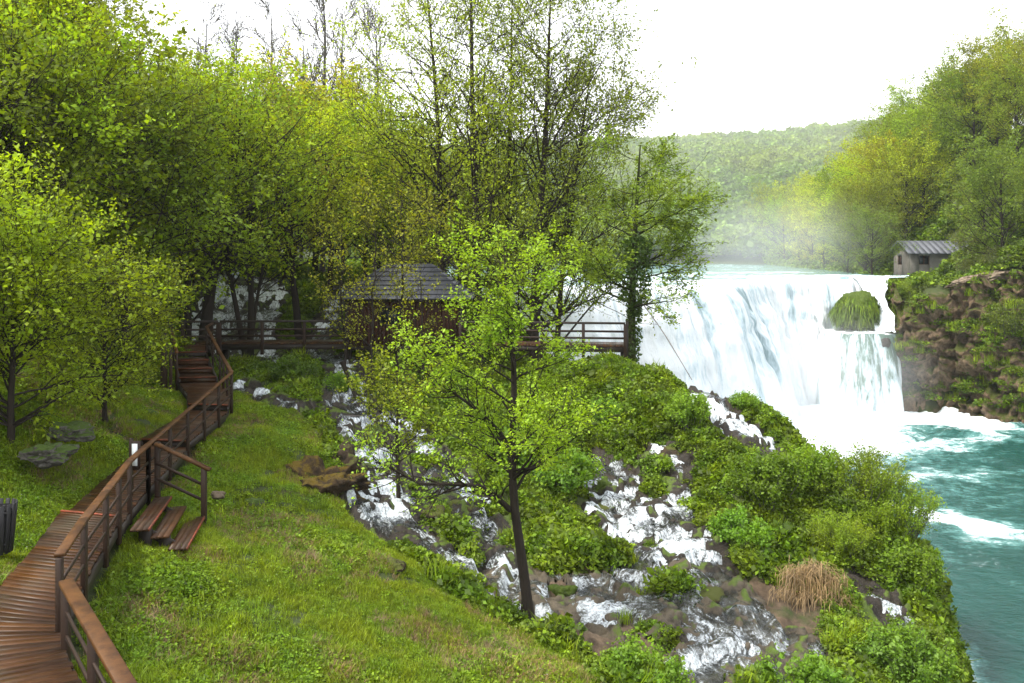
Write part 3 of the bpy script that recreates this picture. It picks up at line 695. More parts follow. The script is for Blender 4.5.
nosing((-9.37,16.63), (-7.97,16.28), -5.312); nosing((-10.7,23.07), (-9.26,22.82), -5.302); nosing((-11.1,27.43), (-9.68,27.22), -5.102)
for k in range(4):
    a, b = st[k]; nosing((a[0], a[1]-.01), (b[0], b[1]-.01), [-4.92, -4.72, -4.52, -4.3][k]+.012)
mb = MB()
for L, Rr, z in ((L1, R1, -5.33), (L2_, R2_, -5.5), (L3, R3, -5.32), (L4, R4, -5.12)):
    for Q in (L, Rr):
        for i in range(len(Q)-1):
            mb.beam((Q[i][0], Q[i][1], z-.15), (Q[i+1][0], Q[i+1][1], z-.15), .07, .2)
for a, b in ((st[0][0], st[3][0]), (st[0][1], st[3][1])): mb.beam(a+(-5.1,), b+(-4.5,), .08, .26)
mb.prism4([(-10.7,23.16,-5.37), (-9.26,22.9,-5.37), (-9.26,22.95,-5.37), (-10.7,23.21,-5.37)], .14)
mb.prism4([(-11.1,27.5,-5.17), (-9.68,27.3,-5.17), (-9.68,27.35,-5.17), (-11.1,27.55,-5.17)], .14)
mb.build('side_beams', M['darkwood'], bw)
def post(x, y, z0, z1, s=.1, name='post', mat='railwood', parent=None):
    m_ = MB(); m_.beam((x, y, z0), (x, y, z1), s, s, up=(0, 1, 0)); return m_.build(name, M[mat], parent or bw, .008)
def lerp(a, b, t): return tuple(a[k]*(1-t)+b[k]*t for k in range(len(a)))
def rail_run(P, parent, hand=(.13, .05), rails=(.66, .34), off=0, postn=None, mat='handrail', pz=.35, h=1.07, s=.1):
    """P: list of (x, y, deck z); handrail, lower rails and a post at each node plus postn[i] between"""
    hm = MB(); lm = MB()
    for i in range(len(P)-1):
        a, b = P[i], P[i+1]
        hm.beam((a[0], a[1], a[2]+h), (b[0], b[1], b[2]+h), *hand)
        for r in rails: lm.beam((a[0], a[1], a[2]+r), (b[0], b[1], b[2]+r), .03, .05 if mat == 'handrail' else .10)
    hm.build('handrail', M[mat], parent, .012); lm.build('lower_rail', M['railwood'], parent)
    for i in range(len(P)-1):
        n = (postn[i] if postn else 1)
        for k in range(n+1 if i == len(P)-2 else n):
            q = lerp(P[i], P[i+1], k/n); post(q[0], q[1], q[2]-pz, q[2]+h-.036, s, parent=parent)
RP = [(-6.42,11.35,-5.33),(-6.9,12.9,-5.33),(-7.36,14.5,-5.36),(-8.22,17.2,-5.5),(-8.5,18.7,-5.5)]
rail_run(RP, bw, (.15, .06), postn=[1, 1, 2, 1], pz=.3, s=.085)
rail_run([(-8.5,18.7,-5.5),(-9.2,22.7,-5.48),(-9.66,27.55,-5.13)], bw, (.13, .05), postn=[2, 3], pz=.35, s=.085)
rail_run([(-1.8,5.6,-5.5),(-3.9,8.15,-5.5),(-6.05,10.85,-5.5)], bw, (.18, .07), postn=[2, 2], pz=.5, s=.10)
rail_run([(-9.66,27.55,-5.1),(-11.75,32.2,-5.0),(-13.75,36.0,-4.3),(-14.2,37.9,-4.3)], bw, (.13, .06), postn=[3, 2, 1], pz=.3, s=.08)
rail_run([(-13.45,32.1,-5.0),(-15.2,35.7,-4.3)], bw, (.13, .06), postn=[2], pz=.5, s=.09)
post(-13.75, 31.6, -5.8, -3.1, .2, 'gate_post'); post(-13.35, 31.3, -5.9, -3.6, .1, 'gate_post')
# side steps down to the meadow
sp = empty('wooden_steps', (-7.5, 17.6, -6.0), label='three plank steps with worn orange edges leading down to the grass', cat='steps')
def slab(name, A, B, z, w, mat, parent, tint):
    """tread from A to B (its outer edge), width w toward the walkway"""
    A = np.array(A); B = np.array(B); t = (B-A)/np.linalg.norm(B-A); nrm = np.array([-t[1], t[0]])
    mb = MB(); tn = []
    for k in range(3):
        o0 = nrm*(w*k/3+.004); o1 = nrm*(w*(k+1)/3-.004)
        mb.prism4([tuple(A+o0)+(z,), tuple(B+o0)+(z,), tuple(B+o1)+(z,), tuple(A+o1)+(z,)], .05); tn += [tint*rngp.uniform(.6, 1.4)]*8
    me = raw_mesh(name, np.vstack(mb.v), np.vstack(mb.f), {'tint': np.clip(tn, 0, 1)})
    o = pl(link(name, me, mat), parent)
    return A, B
for (A_, B_, z, tt_, org) in (((-7.55,16.6),(-8.03,18.85),-5.68,.45,1),((-7.16,16.7),(-7.6,18.7),-5.86,.6,0),((-6.72,16.5),(-7.12,18.5),-6.04,.55,1)):
    slab('tread', A_, B_, z, .36, M['deck'], sp, tt_)
    if org:
        mb = MB(); mb.beam((A_[0]+.012, A_[1], z-.024), (B_[0]+.012, B_[1], z-.024), .024, .062); pl(mb.build('painted_edge', M['orange']), sp)
for x, y, z in ((-7.35,16.9,-6.1), (-7.65,18.4,-6.1)):
    mb = MB(); mb.beam((x+.5, y, -6.25), (x-.5, y, -5.78), .05, .16); pl(mb.build('stringer', M['darkwood']), sp)
mb = MB(); mb.beam((-8.35,18.75,-4.42), (-7.0,18.55,-4.98), .13, .06); pl(mb.build('handrail', M['handrail']), sp)
mb = MB()
for dz in (.42, .78): mb.beam((-8.35,18.75,-4.45-dz), (-7.15,18.57,-4.92-dz), .035, .06)
pl(mb.build('lower_rail', M['railwood']), sp)
for x, y, z0, z1 in ((-7.15,18.57,-6.3,-4.95), (-8.33,18.8,-6.1,-4.4)):
    o = post(x, y, z0, z1, .11); pl(o, sp)
for (x0_, x1_, y_, za, zb) in ((-7.85,-7.6,16.85,-6.4,-5.735),(-8.3,-8.05,18.6,-6.4,-5.735),(-7.45,-7.22,16.9,-6.5,-5.915),(-7.85,-7.65,18.5,-6.5,-5.915),(-7.0,-6.8,16.7,-6.6,-6.095),(-7.35,-7.18,18.3,-6.6,-6.095)):
    mb = MB(); mb.prism4([(x0_, y_-.04, zb), (x1_, y_-.04, zb), (x1_, y_+.04, zb), (x0_, y_+.04, zb)], zb-za); pl(mb.build('support', M['darkwood']), sp)
# information board
ib = empty('info_board', (-8.66, 18.3, -5.5), label='narrow white board on a dark post beside the boardwalk landing', cat='sign')
mb = MB(); mb.beam((-8.72,18.3,-5.5), (-8.72,18.3,-4.2), .07, .07, up=(0, 1, 0)); pl(mb.build('post', M['railwood']), ib)
mb = MB(); mb.prism4([(-8.66,18.22,-4.30), (-8.53,18.2,-4.30), (-8.53,18.235,-4.30), (-8.66,18.255,-4.30)], .5); pl(mb.build('panel', M['white']), ib)
mb = MB(); mb.beam((-8.58,18.23,-4.90), (-8.58,18.23,-4.24), .22, .02, up=(0, 1, 0)); pl(mb.build('backboard', M['railwood']), ib); ib.children[-1].location.y += .02
# litter bin
bx, by = -9.58, 14.9; bz = -5.55
tb = empty('litter_bin', (bx, by, bz), label='black slatted litter bin standing in the grass left of the boardwalk', cat='bin')
mb = MB()
for k in range(16):
    a = k/16*2*math.pi; r0, r1 = .235, .31
    mb.beam((r0*math.cos(a), r0*math.sin(a), .02), (r1*math.cos(a), r1*math.sin(a), .93), .075, .025, up=(math.cos(a), math.sin(a), 0))
mb.build('slats', M['bin'], tb, .004)
Vv = []; Fv = []
for zz_, r in ((.04, .21), (.84, .275)):
    for k in range(20): Vv.append((r*math.cos(k/20*2*math.pi), r*math.sin(k/20*2*math.pi), zz_))
Fv = [[k, (k+1) % 20, 20+(k+1) % 20, 20+k] for k in range(20)]
link('liner', raw_mesh('liner', Vv, Fv), M['bin'], tb)
for zz_, r in ((.2, .262), (.78, .303)):
    mb = MB()
    for k in range(20):
        a, b = k/20*2*math.pi, (k+1)/20*2*math.pi; mb.beam((r*.93*math.cos(a), r*.93*math.sin(a), zz_), (r*.93*math.cos(b), r*.93*math.sin(b), zz_), .02, .05)
    mb.build('hoop', M['bin'], tb)

# ---------------------------------------------------------------- footbridge and hut
fb = empty('footbridge', (0, 0, 0), label='long dark timber footbridge running behind the cascades past the brown hut', cat='bridge')
def span(x0, y0, x1, y1, n, name):
    d = np.array([x1-x0, y1-y0]); d /= np.linalg.norm(d); nn = np.array([-d[1], d[0]])*1.7
    planks_obj([([(x0+nn[0], y0+nn[1]), (x1+nn[0], y1+nn[1])], [(x0, y0), (x1, y1)], -4.3)], name, M['deck'], fb)
    mb = MB()
    for o in (0.05, .95): mb.beam((x0+nn[0]*o, y0+nn[1]*o, -4.48), (x1+nn[0]*o, y1+nn[1]*o, -4.48), .12, .26)
    mb.build('beams', M['darkwood'], fb)
    rail_run([(x0, y0, -4.3), (x1, y1, -4.3)], fb, (.15, .10), (.68, .36), postn=[n], mat='darkwood', pz=.55, s=.14)
    k = int(abs(x1-x0)/3)
    for i in range(k+1):
        q = lerp((x0, y0), (x1, y1), i/k); post(q[0], q[1]+.8, gz(q[0], q[1]+.8)-.3, -4.6, .22, 'pile', 'darkwood', fb)
span(-14.2, 38.9, -8.1, 39.1, 3, 'left_deck')
span(-17.5, 38.4, -14.3, 38.9, 2, 'landing_deck')
span(-2.5, 38.6, 5.35, 37.8, 4, 'right_deck')
mb = MB()
mb.beam((5.45,37.9,-3.1), (5.45,37.9,-5.1), .12, .12, up=(0, 1, 0)); mb.build('end_post', M['darkwood'], fb)
hut = empty('mill_hut', (-5.3, 41.3, -4.5), label='brown board hut with grey hipped shingle roof beside the footbridge', cat='hut')
hx0, hx1, hy0, hy1, hz0, hz1 = -8.05, -2.55, 39.2, 43.6, -4.45, -2.1
mb = MB(); n = 30
for k in range(n):
    a = hx0+(hx1-hx0)*k/n; b = hx0+(hx1-hx0)*(k+1)/n-.02; o = .015*(k % 2)
    mb.prism4([(a, hy0-o, hz1), (b, hy0-o, hz1), (b, hy0+.06, hz1), (a, hy0+.06, hz1)], hz1-hz0)
    mb.prism4([(a, hy1-.06, hz1), (b, hy1-.06, hz1), (b, hy1+o, hz1), (a, hy1+o, hz1)], hz1-hz0)
n = 24
for k in range(n):
    a = hy0+.07+(hy1-hy0-.14)*k/n; b = hy0+.07+(hy1-hy0-.14)*(k+1)/n-.02
    for x in (hx0, hx1-.06): mb.prism4([(x, a, hz1), (x+.06, a, hz1), (x+.06, b, hz1), (x, b, hz1)], hz1-hz0)
pl(mb.build('wall', M['hutwall']), hut)
mb = MB()
for x, y in ((hx0-.04, hy0-.05), (hx1+.04, hy0-.05)): mb.beam((x, y, hz0-.8), (x, y, hz1), .16, .16, up=(0, 1, 0))
for z in (hz0-.1, hz1-.1): mb.beam((hx0-.1, hy0-.1, z), (hx1+.1, hy0-.1, z), .12, .18)
pl(mb.build('frame', M['darkwood']), hut)
mb = MB(); mb.prism4([(hx0+1.6, hy0-.03, -2.6), (hx0+2.5, hy0-.03, -2.6), (hx0+2.5, hy0-.018, -2.6), (hx0+1.6, hy0-.018, -2.6)], .8)
mb2 = MB()
for a, b in (((hx0+1.55, -2.58), (hx0+2.55, -2.58)), ((hx0+1.55, -3.42), (hx0+2.55, -3.42)), ((hx0+1.58, -2.6), (hx0+1.58, -3.4)), ((hx0+2.52, -2.6), (hx0+2.52, -3.4))):
    mb2.beam((a[0], hy0-.045, a[1]), (b[0], hy0-.045, b[1]), .07, .07, up=(0, 1, 0))
w_ = pl(mb2.build('window', M['darkwood']), hut); g_ = mb.build('pane', M['glassdark']); g_.parent = w_
# hipped roof laid in courses
ex0, ex1, ey0, ey1, ez, rz_, rx0, rx1, ry = hx0-.6, hx1+.6, hy0-.75, hy1+.6, -2.15, -.45, -6.4, -4.2, 41.4
mb = MB(); NC = 8
E = np.array([(ex0, ey0, ez), (ex1, ey0, ez), (ex1, ey1, ez), (ex0, ey1, ez)]); RG = np.array([(rx0, ry, rz_), (rx1, ry, rz_), (rx1, ry, rz_), (rx0, ry, rz_)])
for s in range(4):
    a, b = E[s], E[(s+1) % 4]; c, d = RG[(s+1) % 4], RG[s]
    nr = np.cross(b-a, d-a); nr = nr/np.linalg.norm(nr)
    for k in range(NC):
        t0, t1 = k/NC, min(1, (k+1.12)/NC)
        q = [a*(1-t0)+d*t0+nr*.07, b*(1-t0)+c*t0+nr*.07, b*(1-t1)+c*t1+nr*.012, a*(1-t1)+d*t1+nr*.012]
        mb.prism4(q, .045)
pl(mb.build('roof', M['shingle']), hut)
# stone house on the far bank
sh = empty('stone_house', (45, 89, -3.2), label='small grey stone house with sheet metal gable roof on the right bank', cat='house')
ang = R(3); ca, sa = math.cos(ang), math.sin(ang)
def hp(u, v_, z): return (43.9+u*ca+v_*(-sa), 88.0+u*sa+v_*ca, z)          # front corner at photo x 907
W_, D_ = 7.4, 3.6; z0, z1, zr = -4.2, .42, 1.6
# wall shell: front, back, gables (with thickness)
mb = MB()
def wallbox(u0, v0, u1, v1, za, zb): mb.prism4([hp(u0, v0, zb), hp(u1, v0, zb), hp(u1, v1, zb), hp(u0, v1, zb)], zb-za)
wallbox(0, 0, .9, .35, z0, z1); wallbox(.9, 0, 2.1, .35, z0, -1.05); wallbox(.9, 0, 2.1, .35, -.05, z1); wallbox(2.1, 0, W_, .35, z0, z1)
wallbox(0, D_-.35, W_, D_, z0, z1); wallbox(W_-.35, .352, W_, D_-.352, z0, z1)
wallbox(0, .352, .35, 1.9, z0, z1); wallbox(0, 1.9, .35, 2.8, z0, -1.1); wallbox(0, 1.9, .35, 2.8, -.1, z1); wallbox(0, 2.8, .35, D_-.352, z0, z1)
for u in (0, W_-.35):
    A3 = [hp(u, 0, z1), hp(u, D_, z1), hp(u, D_/2, zr-.08)]; B3 = [hp(u+.35, 0, z1), hp(u+.35, D_, z1), hp(u+.35, D_/2, zr-.08)]
    mb.add([A3[0], A3[1], A3[2], A3[2], B3[0], B3[1], B3[2], B3[2]], [[0, 1, 2, 3], [7, 6, 5, 4], [0, 4, 5, 1], [1, 5, 6, 2], [2, 6, 4, 0]])
pl(mb.build('wall', M['plaster']), sh)
mb = MB()
for s in (0, 1):
    ve = -.55 if s == 0 else D_+.55
    for k in range(12):
        ua = -.6+(W_+1.2)*k/12; ub = -.6+(W_+1.2)*(k+1)/12-.03
        mb.prism4([hp(ua, ve, z1-.22), hp(ub, ve, z1-.22), hp(ub, D_/2, zr), hp(ua, D_/2, zr)], .07)
        mb.beam(hp(ub+.015, ve, z1-.20), hp(ub+.015, D_/2, zr+.02), .05, .05)
pl(mb.build('roof', M['sheet']), sh)
for (f, g) in ((((.9, .1, -1.05), (2.1, .1, -.05)), 'f'), (((.12, 1.9, -1.1), (.12, 2.8, -.1)), 'g')):
    mb = MB(); a, b = f
    for k in range(2):
        mb.beam(hp(a[0], a[1], (a[2], b[2])[k]), hp(b[0], b[1], (a[2], b[2])[k]), .12, .12)
    for t in (0, .5, 1): mb.beam(hp(*lerp((a[0], a[1], a[2]), (b[0], b[1], a[2]), t)), hp(*lerp((a[0], a[1], b[2]), (b[0], b[1], b[2]), t)), .1, .1, up=(0, 1, 0))
    w_ = pl(mb.build('window', M['hutwall']), sh)
    mb = MB(); mb.beam(hp(a[0]+(.07 if g == 'g' else 0), a[1]+(.07 if g == 'f' else 0), (a[2]+b[2])/2), hp(b[0]+(.07 if g == 'g' else 0), b[1]+(.07 if g == 'f' else 0), (a[2]+b[2])/2), .02, 1.0)
    o = mb.build('pane', M['glassdark']); o.parent = w_

# ---------------------------------------------------------------- plants: skeletons, tubes, leaves
def nrm(v): return v/(np.linalg.norm(v, axis=-1, keepdims=True)+1e-9)
def grow(rg, par, n, t0, t1, ln, ang, m=6, wob=.12, trop=.05, lenprof=None, tpow=1.0, rscale=.6, flat=1.0, weights=None, r_end=.15):
    P, Rd = par; Np, K, _ = P.shape
    L = np.linalg.norm(P[:, -1]-P[:, 0], axis=1); w = L/L.sum() if weights is None else weights
    pi = rg.choice(Np, n, p=w); t = t0+(t1-t0)*rg.rand(n)**tpow
    f = t*(K-1); i0 = np.minimum(f.astype(int), K-2); fr = (f-i0)[:, None]
    st_ = P[pi, i0]*(1-fr)+P[pi, i0+1]*fr; tg = nrm(P[pi, i0+1]-P[pi, i0])
    r0 = (Rd[pi, i0]*(1-fr[:, 0])+Rd[pi, i0+1]*fr[:, 0])*rscale
    rd = rg.randn(n, 3); rd[:, 2] *= flat; pp = nrm(rd-tg*(rd*tg).sum(1, keepdims=True))
    a = np.radians(rg.normal(ang, 9, n))[:, None]
    d = nrm(tg*np.cos(a)+pp*np.sin(a))
    l = ln*rg.uniform(.65, 1.25, n)
    if lenprof is not None: l = l*lenprof(t)
    Q = np.zeros((n, m, 3)); Q[:, 0] = st_; sl_ = (l/(m-1))[:, None]
    for k in range(1, m):
        d = nrm(d+rg.randn(n, 3)*wob+np.array([0, 0, trop]))
        Q[:, k] = Q[:, k-1]+d*sl_
    rr = r0[:, None]*np.linspace(1, r_end, m)[None]
    return Q, rr
def tubes(groups, sides=(8, 5, 4, 3)):
    Vs, Fs, n = [], [], 0
    for (P, Rd), s in zip(groups, sides):
        Np, K, _ = P.shape; T_ = nrm(np.gradient(P, axis=1))
        ref = np.where(np.abs(T_[:, :1, 2:3]) > .9, np.array([[[1., 0, 0]]]), np.array([[[0, 0, 1.]]]))
        A_ = nrm(np.cross(T_, ref)); B_ = np.cross(T_, A_)
        th = np.arange(s)/s*2*math.pi
        V = P[:, :, None]+Rd[:, :, None, None]*(A_[:, :, None]*np.cos(th)[None, None, :, None]+B_[:, :, None]*np.sin(th)[None, None, :, None])
        base = (np.arange(Np)[:, None, None]*K+np.arange(K-1)[None, :, None])*s+n
        k = np.arange(s)[None, None]; k2 = (k+1) % s
        Fs.append(np.stack([base+k, base+k2, base+s+k2, base+s+k], -1).reshape(-1, 4)); Vs.append(V.reshape(-1, 3)); n += Np*K*s
    return np.vstack(Vs), np.vstack(Fs)
def leaves(rg, A_, size, up=.45, jit=.1, aspect=.62, svar=.45, per=1, droop=0.0):
    A_ = np.repeat(A_, per, 0); n = len(A_)
    c = A_+rg.randn(n, 3)*jit
    nm = nrm(rg.randn(n, 3)*np.array([1, 1, .8])+np.array([0, 0, up*2]))
    d = rg.randn(n, 3); d[:, 2] -= droop; d = nrm(d-nm*(d*nm).sum(1, keepdims=True)); e = np.cross(nm, d)
    s = size*np.clip(rg.normal(1, svar, n), .35, 2)[:, None]
    V = np.stack([c-d*s*.5, c+e*s*aspect*.5+nm*s*.10-d*s*.05, c+d*s*.5, c-e*s*aspect*.5+nm*s*.10-d*s*.05], 1)
    tint = np.repeat(rg.rand(n), 4)
    return V.reshape(-1, 3), np.arange(n*4).reshape(-1, 4), tint
def on_twigs(rg, Q, n, t0=.25):
    P, _ = Q; i = rg.randint(0, len(P), n); t = t0+(1-t0)*rg.rand(n); K = P.shape[1]; f = t*(K-1); k = np.minimum(f.astype(int), K-2); fr = (f-k)[:, None]
    return P[i, k]*(1-fr)+P[i, k+1]*fr
def trunk_line(rg, h, r, lean=(0, 0), wob=.04, m=12, pts=None, top=.12):
    if pts is not None:
        P, _ = resample(np.array(pts, float), m)
    else:
        t = np.linspace(0, 1, m); P = np.stack([lean[0]*t**1.3*h, lean[1]*t**1.3*h, t*h], -1)
        w = np.cumsum(rg.randn(m, 2)*wob*h/m, 0); w -= w[0]; P[:, :2] += w
    Rr_ = r*(top+(1-top)*(1-np.linspace(0, 1, m))**.8); Rr_[0] *= 1.5
    return P[None], Rr_[None]
def tree_mesh(seed, kind, h, r=None, nleaf=9000, lsize=.16, spread=.36, t0=.25, pts=None, lean=(0, 0), **o):
    rg = rs(seed); r = r or h*.016
    T0 = trunk_line(rg, h, r, lean, o.get('wob', .05), 14, pts)
    if 'extra' in o:
        for e in o['extra']:
            e_ = trunk_line(rg, h, e[1], (0, 0), .04, 14, e[0]); T0 = (np.concatenate([T0[0], e_[0]]), np.concatenate([T0[1], e_[1]]))
    n1, n2, n3 = o.get('n', (34, 240, 900)); l = h*spread
    if kind == 'broad': pf = lambda t: .45+1.1*np.sin(np.clip((t-t0)/(1-t0), 0, 1)*math.pi*.86+.25)
    elif kind == 'cone': pf = lambda t: 1.25-.95*(t-t0)/(1-t0)
    elif kind == 'tall': pf = lambda t: 1.15-.65*(t-t0)/(1-t0)+.15*np.sin(t*23)
    else: pf = lambda t: 1+0*t
    g1 = grow(rg, T0, n1, t0, .97, l, o.get('a1', 58), 9, .10, o.get('trop', .06), pf, rscale=.42)
    g2 = grow(rg, g1, n2, .2, 1, l*.48, 42, 6, .14, .04, rscale=.55, r_end=.3)
    g3 = grow(rg, g2, n3, .15, 1, l*.22, 40, 4, .16, .02, rscale=.6, r_end=.4)
    for g in (g2, g3): np.clip(g[1], o.get('rmin', .006), None, out=g[1])
    V, Fc = tubes([T0, g1, g2, g3])
    tm = raw_mesh('trunk', V, Fc, None, True)
    lm = None
    if nleaf:
        A_ = on_twigs(rg, g3, int(nleaf*.75), .1); B_ = on_twigs(rg, g2, int(nleaf*.25), .3)
        pr = o.get('per', 1); AB = np.vstack([A_, B_])[::pr]
        V, Fc, tn = leaves(rg, AB, lsize, o.get('up', .5), o.get('jit', lsize*.9), per=pr)
        lm = raw_mesh('crown', V, Fc, {'tint': tn})
    return tm, lm
def make_tree(name, meshes, loc, rz=0, s=1.0, color=(.1, .18, .03), bark='bark', sz=None, **kw):
    tm, lm = meshes
    root = empty(name, loc, rz, **kw); root.scale = (s, s, sz or s)
    t = link('trunk', tm, M[bark], root)
    if lm is not None:
        c = link('crown', lm, M['leaf'], root); c.color = rgba(color)
    return root
def put(px, d, zoff=-.15): x, y = to_xy(px, d); return (x, y, gz(x, y)+zoff)

BRIGHT = (.17, .32, .022); LIME = (.29, .38, .012); YEL = (.33, .40, .010); MID = (.21, .31, .012); DARK = (.13, .22, .012); OLIVE = (.25, .29, .018)

# -- the bright young tree in the middle
zb = -9.3
def wp_(px, py, d): x, y = to_xy(px, d); return (x, y, -(py-HY)/F*d)
base = np.array((.4, 20.0, zb))
tp_ = [np.array(p)-base for p in ((.4, 20, zb), wp_(526, 590, 20), wp_(519, 540, 20), wp_(513, 490, 20), wp_(513, 430, 20), wp_(514, 370, 20), wp_(508, 310, 20), wp_(504, 245, 20))]
ct = empty('young_tree', tuple(base), label='bright lime leafed young tree with dark trunk standing alone at the stream pool', cat='tree')
tm, lm = tree_mesh(101, 'tall', 9.3, .14, 21000, .070, .235, .32, tp_, n=(30, 190, 760), a1=60, trop=.04, jit=.075, up=.8, per=4)
link('trunk', tm, M['bark'], ct); c_ = link('crown', lm, M['leaf'], ct); c_.color = rgba((.205, .33, .018))
# two long low branches reaching left
rg = rs(7)
lb = np.array([[np.array(wp_(*q))-base for q in ((510,510,20),(498,498,19.7),(480,486,19.4),(450,484,19.1),(420,484,18.9),(395,470,18.8),(375,462,18.7))],
               [np.array(wp_(*q))-base for q in ((514,455,20),(500,432,19.8),(480,412,19.5),(458,396,19.3),(440,384,19.1),(425,372,19.0),(408,360,18.9))]])
lr = np.stack([np.linspace(.075, .012, 7), np.linspace(.055, .01, 7)])
q2 = grow(rg, (lb, lr), 60, .15, 1, 1.0, 50, 6, .15, .1, rscale=.6); q3 = grow(rg, q2, 260, .2, 1, .45, 45, 4, .15, .05, rscale=.6)
np.clip(q2[1], .006, None, out=q2[1]); np.clip(q3[1], .005, None, out=q3[1])
V, Fc = tubes([(lb, lr), q2, q3], (6, 4, 3)); link('branch', raw_mesh('branch', V, Fc, None, True), M['bark'], ct)
V, Fc, tn = leaves(rg, on_twigs(rg, q3, 1700), .075, .6, .07); c_ = link('branch_leaves', raw_mesh('branch_leaves', V, Fc, {'tint': tn}), M['leaf'], ct); c_.color = rgba((.2, .33, .025))

# -- small trees around the cascades
make_tree('sapling', tree_mesh(111, 'broad', 4.4, .08, 3600, .085, .27, .3, n=(26, 130, 420), jit=.09), put(398, 25.2), 0, 1, LIME,
          label='small yellow green sapling beside the first cascade, left of the lone tree', cat='tree')
sm = [tree_mesh(120+k, 'broad', 7.5, .07, 1500, .10, .24, .22, n=(22, 120, 330), jit=.10, wob=.1) for k in range(3)]
for k, (px, d, s, lab) in enumerate([(372, 34.5, 1.0, 'thin olive leafed tree in front of the left wall of the hut'), (398, 35.5, 1.1, 'thin olive tree in front of the middle of the hut'),
                                     (345, 36.5, .95, 'slender yellowish tree between the footbridge and the hut corner'), (425, 35.0, .8, 'slight olive tree hiding the right half of the hut')]):
    if k < 3: o = make_tree('slender_tree', sm[k], put(px, d), 0, s, (.27, .31, .016))
    else: o = copy_tree(sm0); o.location = put(px, d); o.scale = (s,)*3; o.rotation_euler.z = 2
    tag(o, lab, 'tree', 'slender trees in front of the hut')
    if k == 0: sm0 = o

# -- tall, thinly leafed trees behind the hut
tall = []
tk = [(448, 46, [(0,0,0),(-.4,0,6),(-.6,0,13),(-1.3,.2,21)], .22), (476, 44, [(0,0,0),(0,0,7),(-.2,0,14),(-.3,.2,22)], .25), (507, 47, [(0,0,0),(0,.1,7),(.2,0,14),(.3,0,21)], .18),
      (534, 43, [(0,0,0),(.1,0,6),(.6,0,13),(.9,.3,21)], .27), (556, 44.5, [(0,0,0),(.2,0,5),(.8,0,10),(2.0,.3,18)], .18)]
tl = ['leftmost tall thin trunk', 'second tall trunk from the left', 'slim straight tall trunk in the middle', 'thickest tall dark trunk', 'leaning tall trunk on the right']
for k, (px, d, pts, r) in enumerate(tk):
    tall.append(make_tree('tall_tree', tree_mesh(130+k, 'tall', 21, r, 17000, .125, .33, .12, pts, n=(50, 260, 800), a1=54, trop=.05, jit=.20, rmin=.010, up=.3), put(px, d), 0, 1, (.22, .30, .018),
        label=tl[k]+' of the sparse cluster behind the hut', cat='tree', group='tall sparse trees behind the hut'))
# long boughs to the right of the cluster
# -- ivy tree at the end of the footbridge
ivb = put(632, 38.6); hh = 11.6
pts = [(0,0,0),(0,0,3),(.1,0,6.5),(.4,0,hh)]
rt = make_tree('ivy_tree', tree_mesh(140, 'tall', hh-.6, .22, 21000, .12, .29, .30, pts, n=(30, 230, 760), a1=72, trop=-.008, wob=.08, jit=.12, up=.9, rmin=.009), ivb, 0, 1, (.14, .22, .02),
          bark='barkgreen', label='layered tree with ivy clad trunk at the right end of the footbridge', cat='tree')
rg = rs(5); n = 5200; zt = rg.uniform(.3, 7.2, n); aa = rg.uniform(0, 6.28, n); rr = (.26+np.where((zt > 4) & (zt < 7.0), .55, .05)*rg.rand(n)**.7)
V, Fc, tn = leaves(rg, np.stack([rr*np.cos(aa)+.03*zt, rr*np.sin(aa), zt], -1)[(zt > 3.4) | (rg.rand(n) < .35)], .14, .3, .05)
c_ = link('ivy', raw_mesh('ivy', V, Fc, {'tint': tn}), M['leaf'], rt); c_.color = rgba((.055, .11, .015))

# -- trees behind the footbridge on the left
vt = [(np.array([(0,0,0),(-.6,0,3.2),(-1.2,.2,6.5),(-1.0,.3,11)]), .17), (np.array([(0,0,0),(.3,.2,3),(.9,.3,6.5),(1.5,.4,10)]), .12)]
make_tree('forked_tree', tree_mesh(150, 'broad', 11.5, .2, 9500, .13, .32, .32, [(.1,0,0),(.15,0,3),(.1,.2,7),(0,.3,11.5)], extra=vt, n=(60, 330, 1100), jit=.14), put(248, 41.6), 0, 1, (.27, .35, .014),
          label='many stemmed tree forking just behind the footbridge rail', cat='tree')
make_tree('leaning_tree', tree_mesh(151, 'broad', 13, .36, 11000, .14, .3, .4, [(0,0,0),(.3,0,3.4),(.9,.2,7),(1.6,.3,13)], n=(50, 300, 1100), jit=.14), put(203, 40.8), 0, 1, (.16, .26, .014),
          label='thick dark leaning tree where the stairs meet the footbridge', cat='tree')
make_tree('leaning_tree', tree_mesh(152, 'broad', 12, .24, 9000, .14, .3, .35, n=(50, 280, 1000), lean=(-.1, 0), jit=.14), put(300, 46), 0, 1, (.28, .32, .016),
          label='yellow green tree over the rail between the forked tree and the hut', cat='tree')
proto = [tree_mesh(160+k, 'broad', 11, .2, 13500, .17, .36, .16, n=(46, 280, 1000), jit=.17, up=.6) for k in range(4)]
bareP = [tree_mesh(170+k, 'tall', 12, .16, 500, .10, .20, .25, n=(40, 260, 900), a1=42, trop=.1, rmin=.014) for k in range(2)]
first = {}
def plant(key, meshes, name, loc, s, rz, color, lab, group, cat='tree', sz=None, bark='bark'):
    if key not in first:
        first[key] = make_tree(name, meshes, (0, 0, 0), 0, 1, color, bark, label=lab, cat=cat, group=group); o = first[key]
    else: o = copy_tree(first[key])
    o.location = loc; o.scale = (s, s, sz or s); o.rotation_euler.z = rz
    o['label'] = lab; o['group'] = group
    for ch in o.children:
        if ch.name.startswith('crown'): ch.color = rgba(color)
    return o
rg = random.Random(3)
def jc(c, a=.22): f = 1+rg.uniform(-a, a); g = 1+rg.uniform(-.12, .12); return (c[0]*f*g, c[1]*f, c[2]*f)
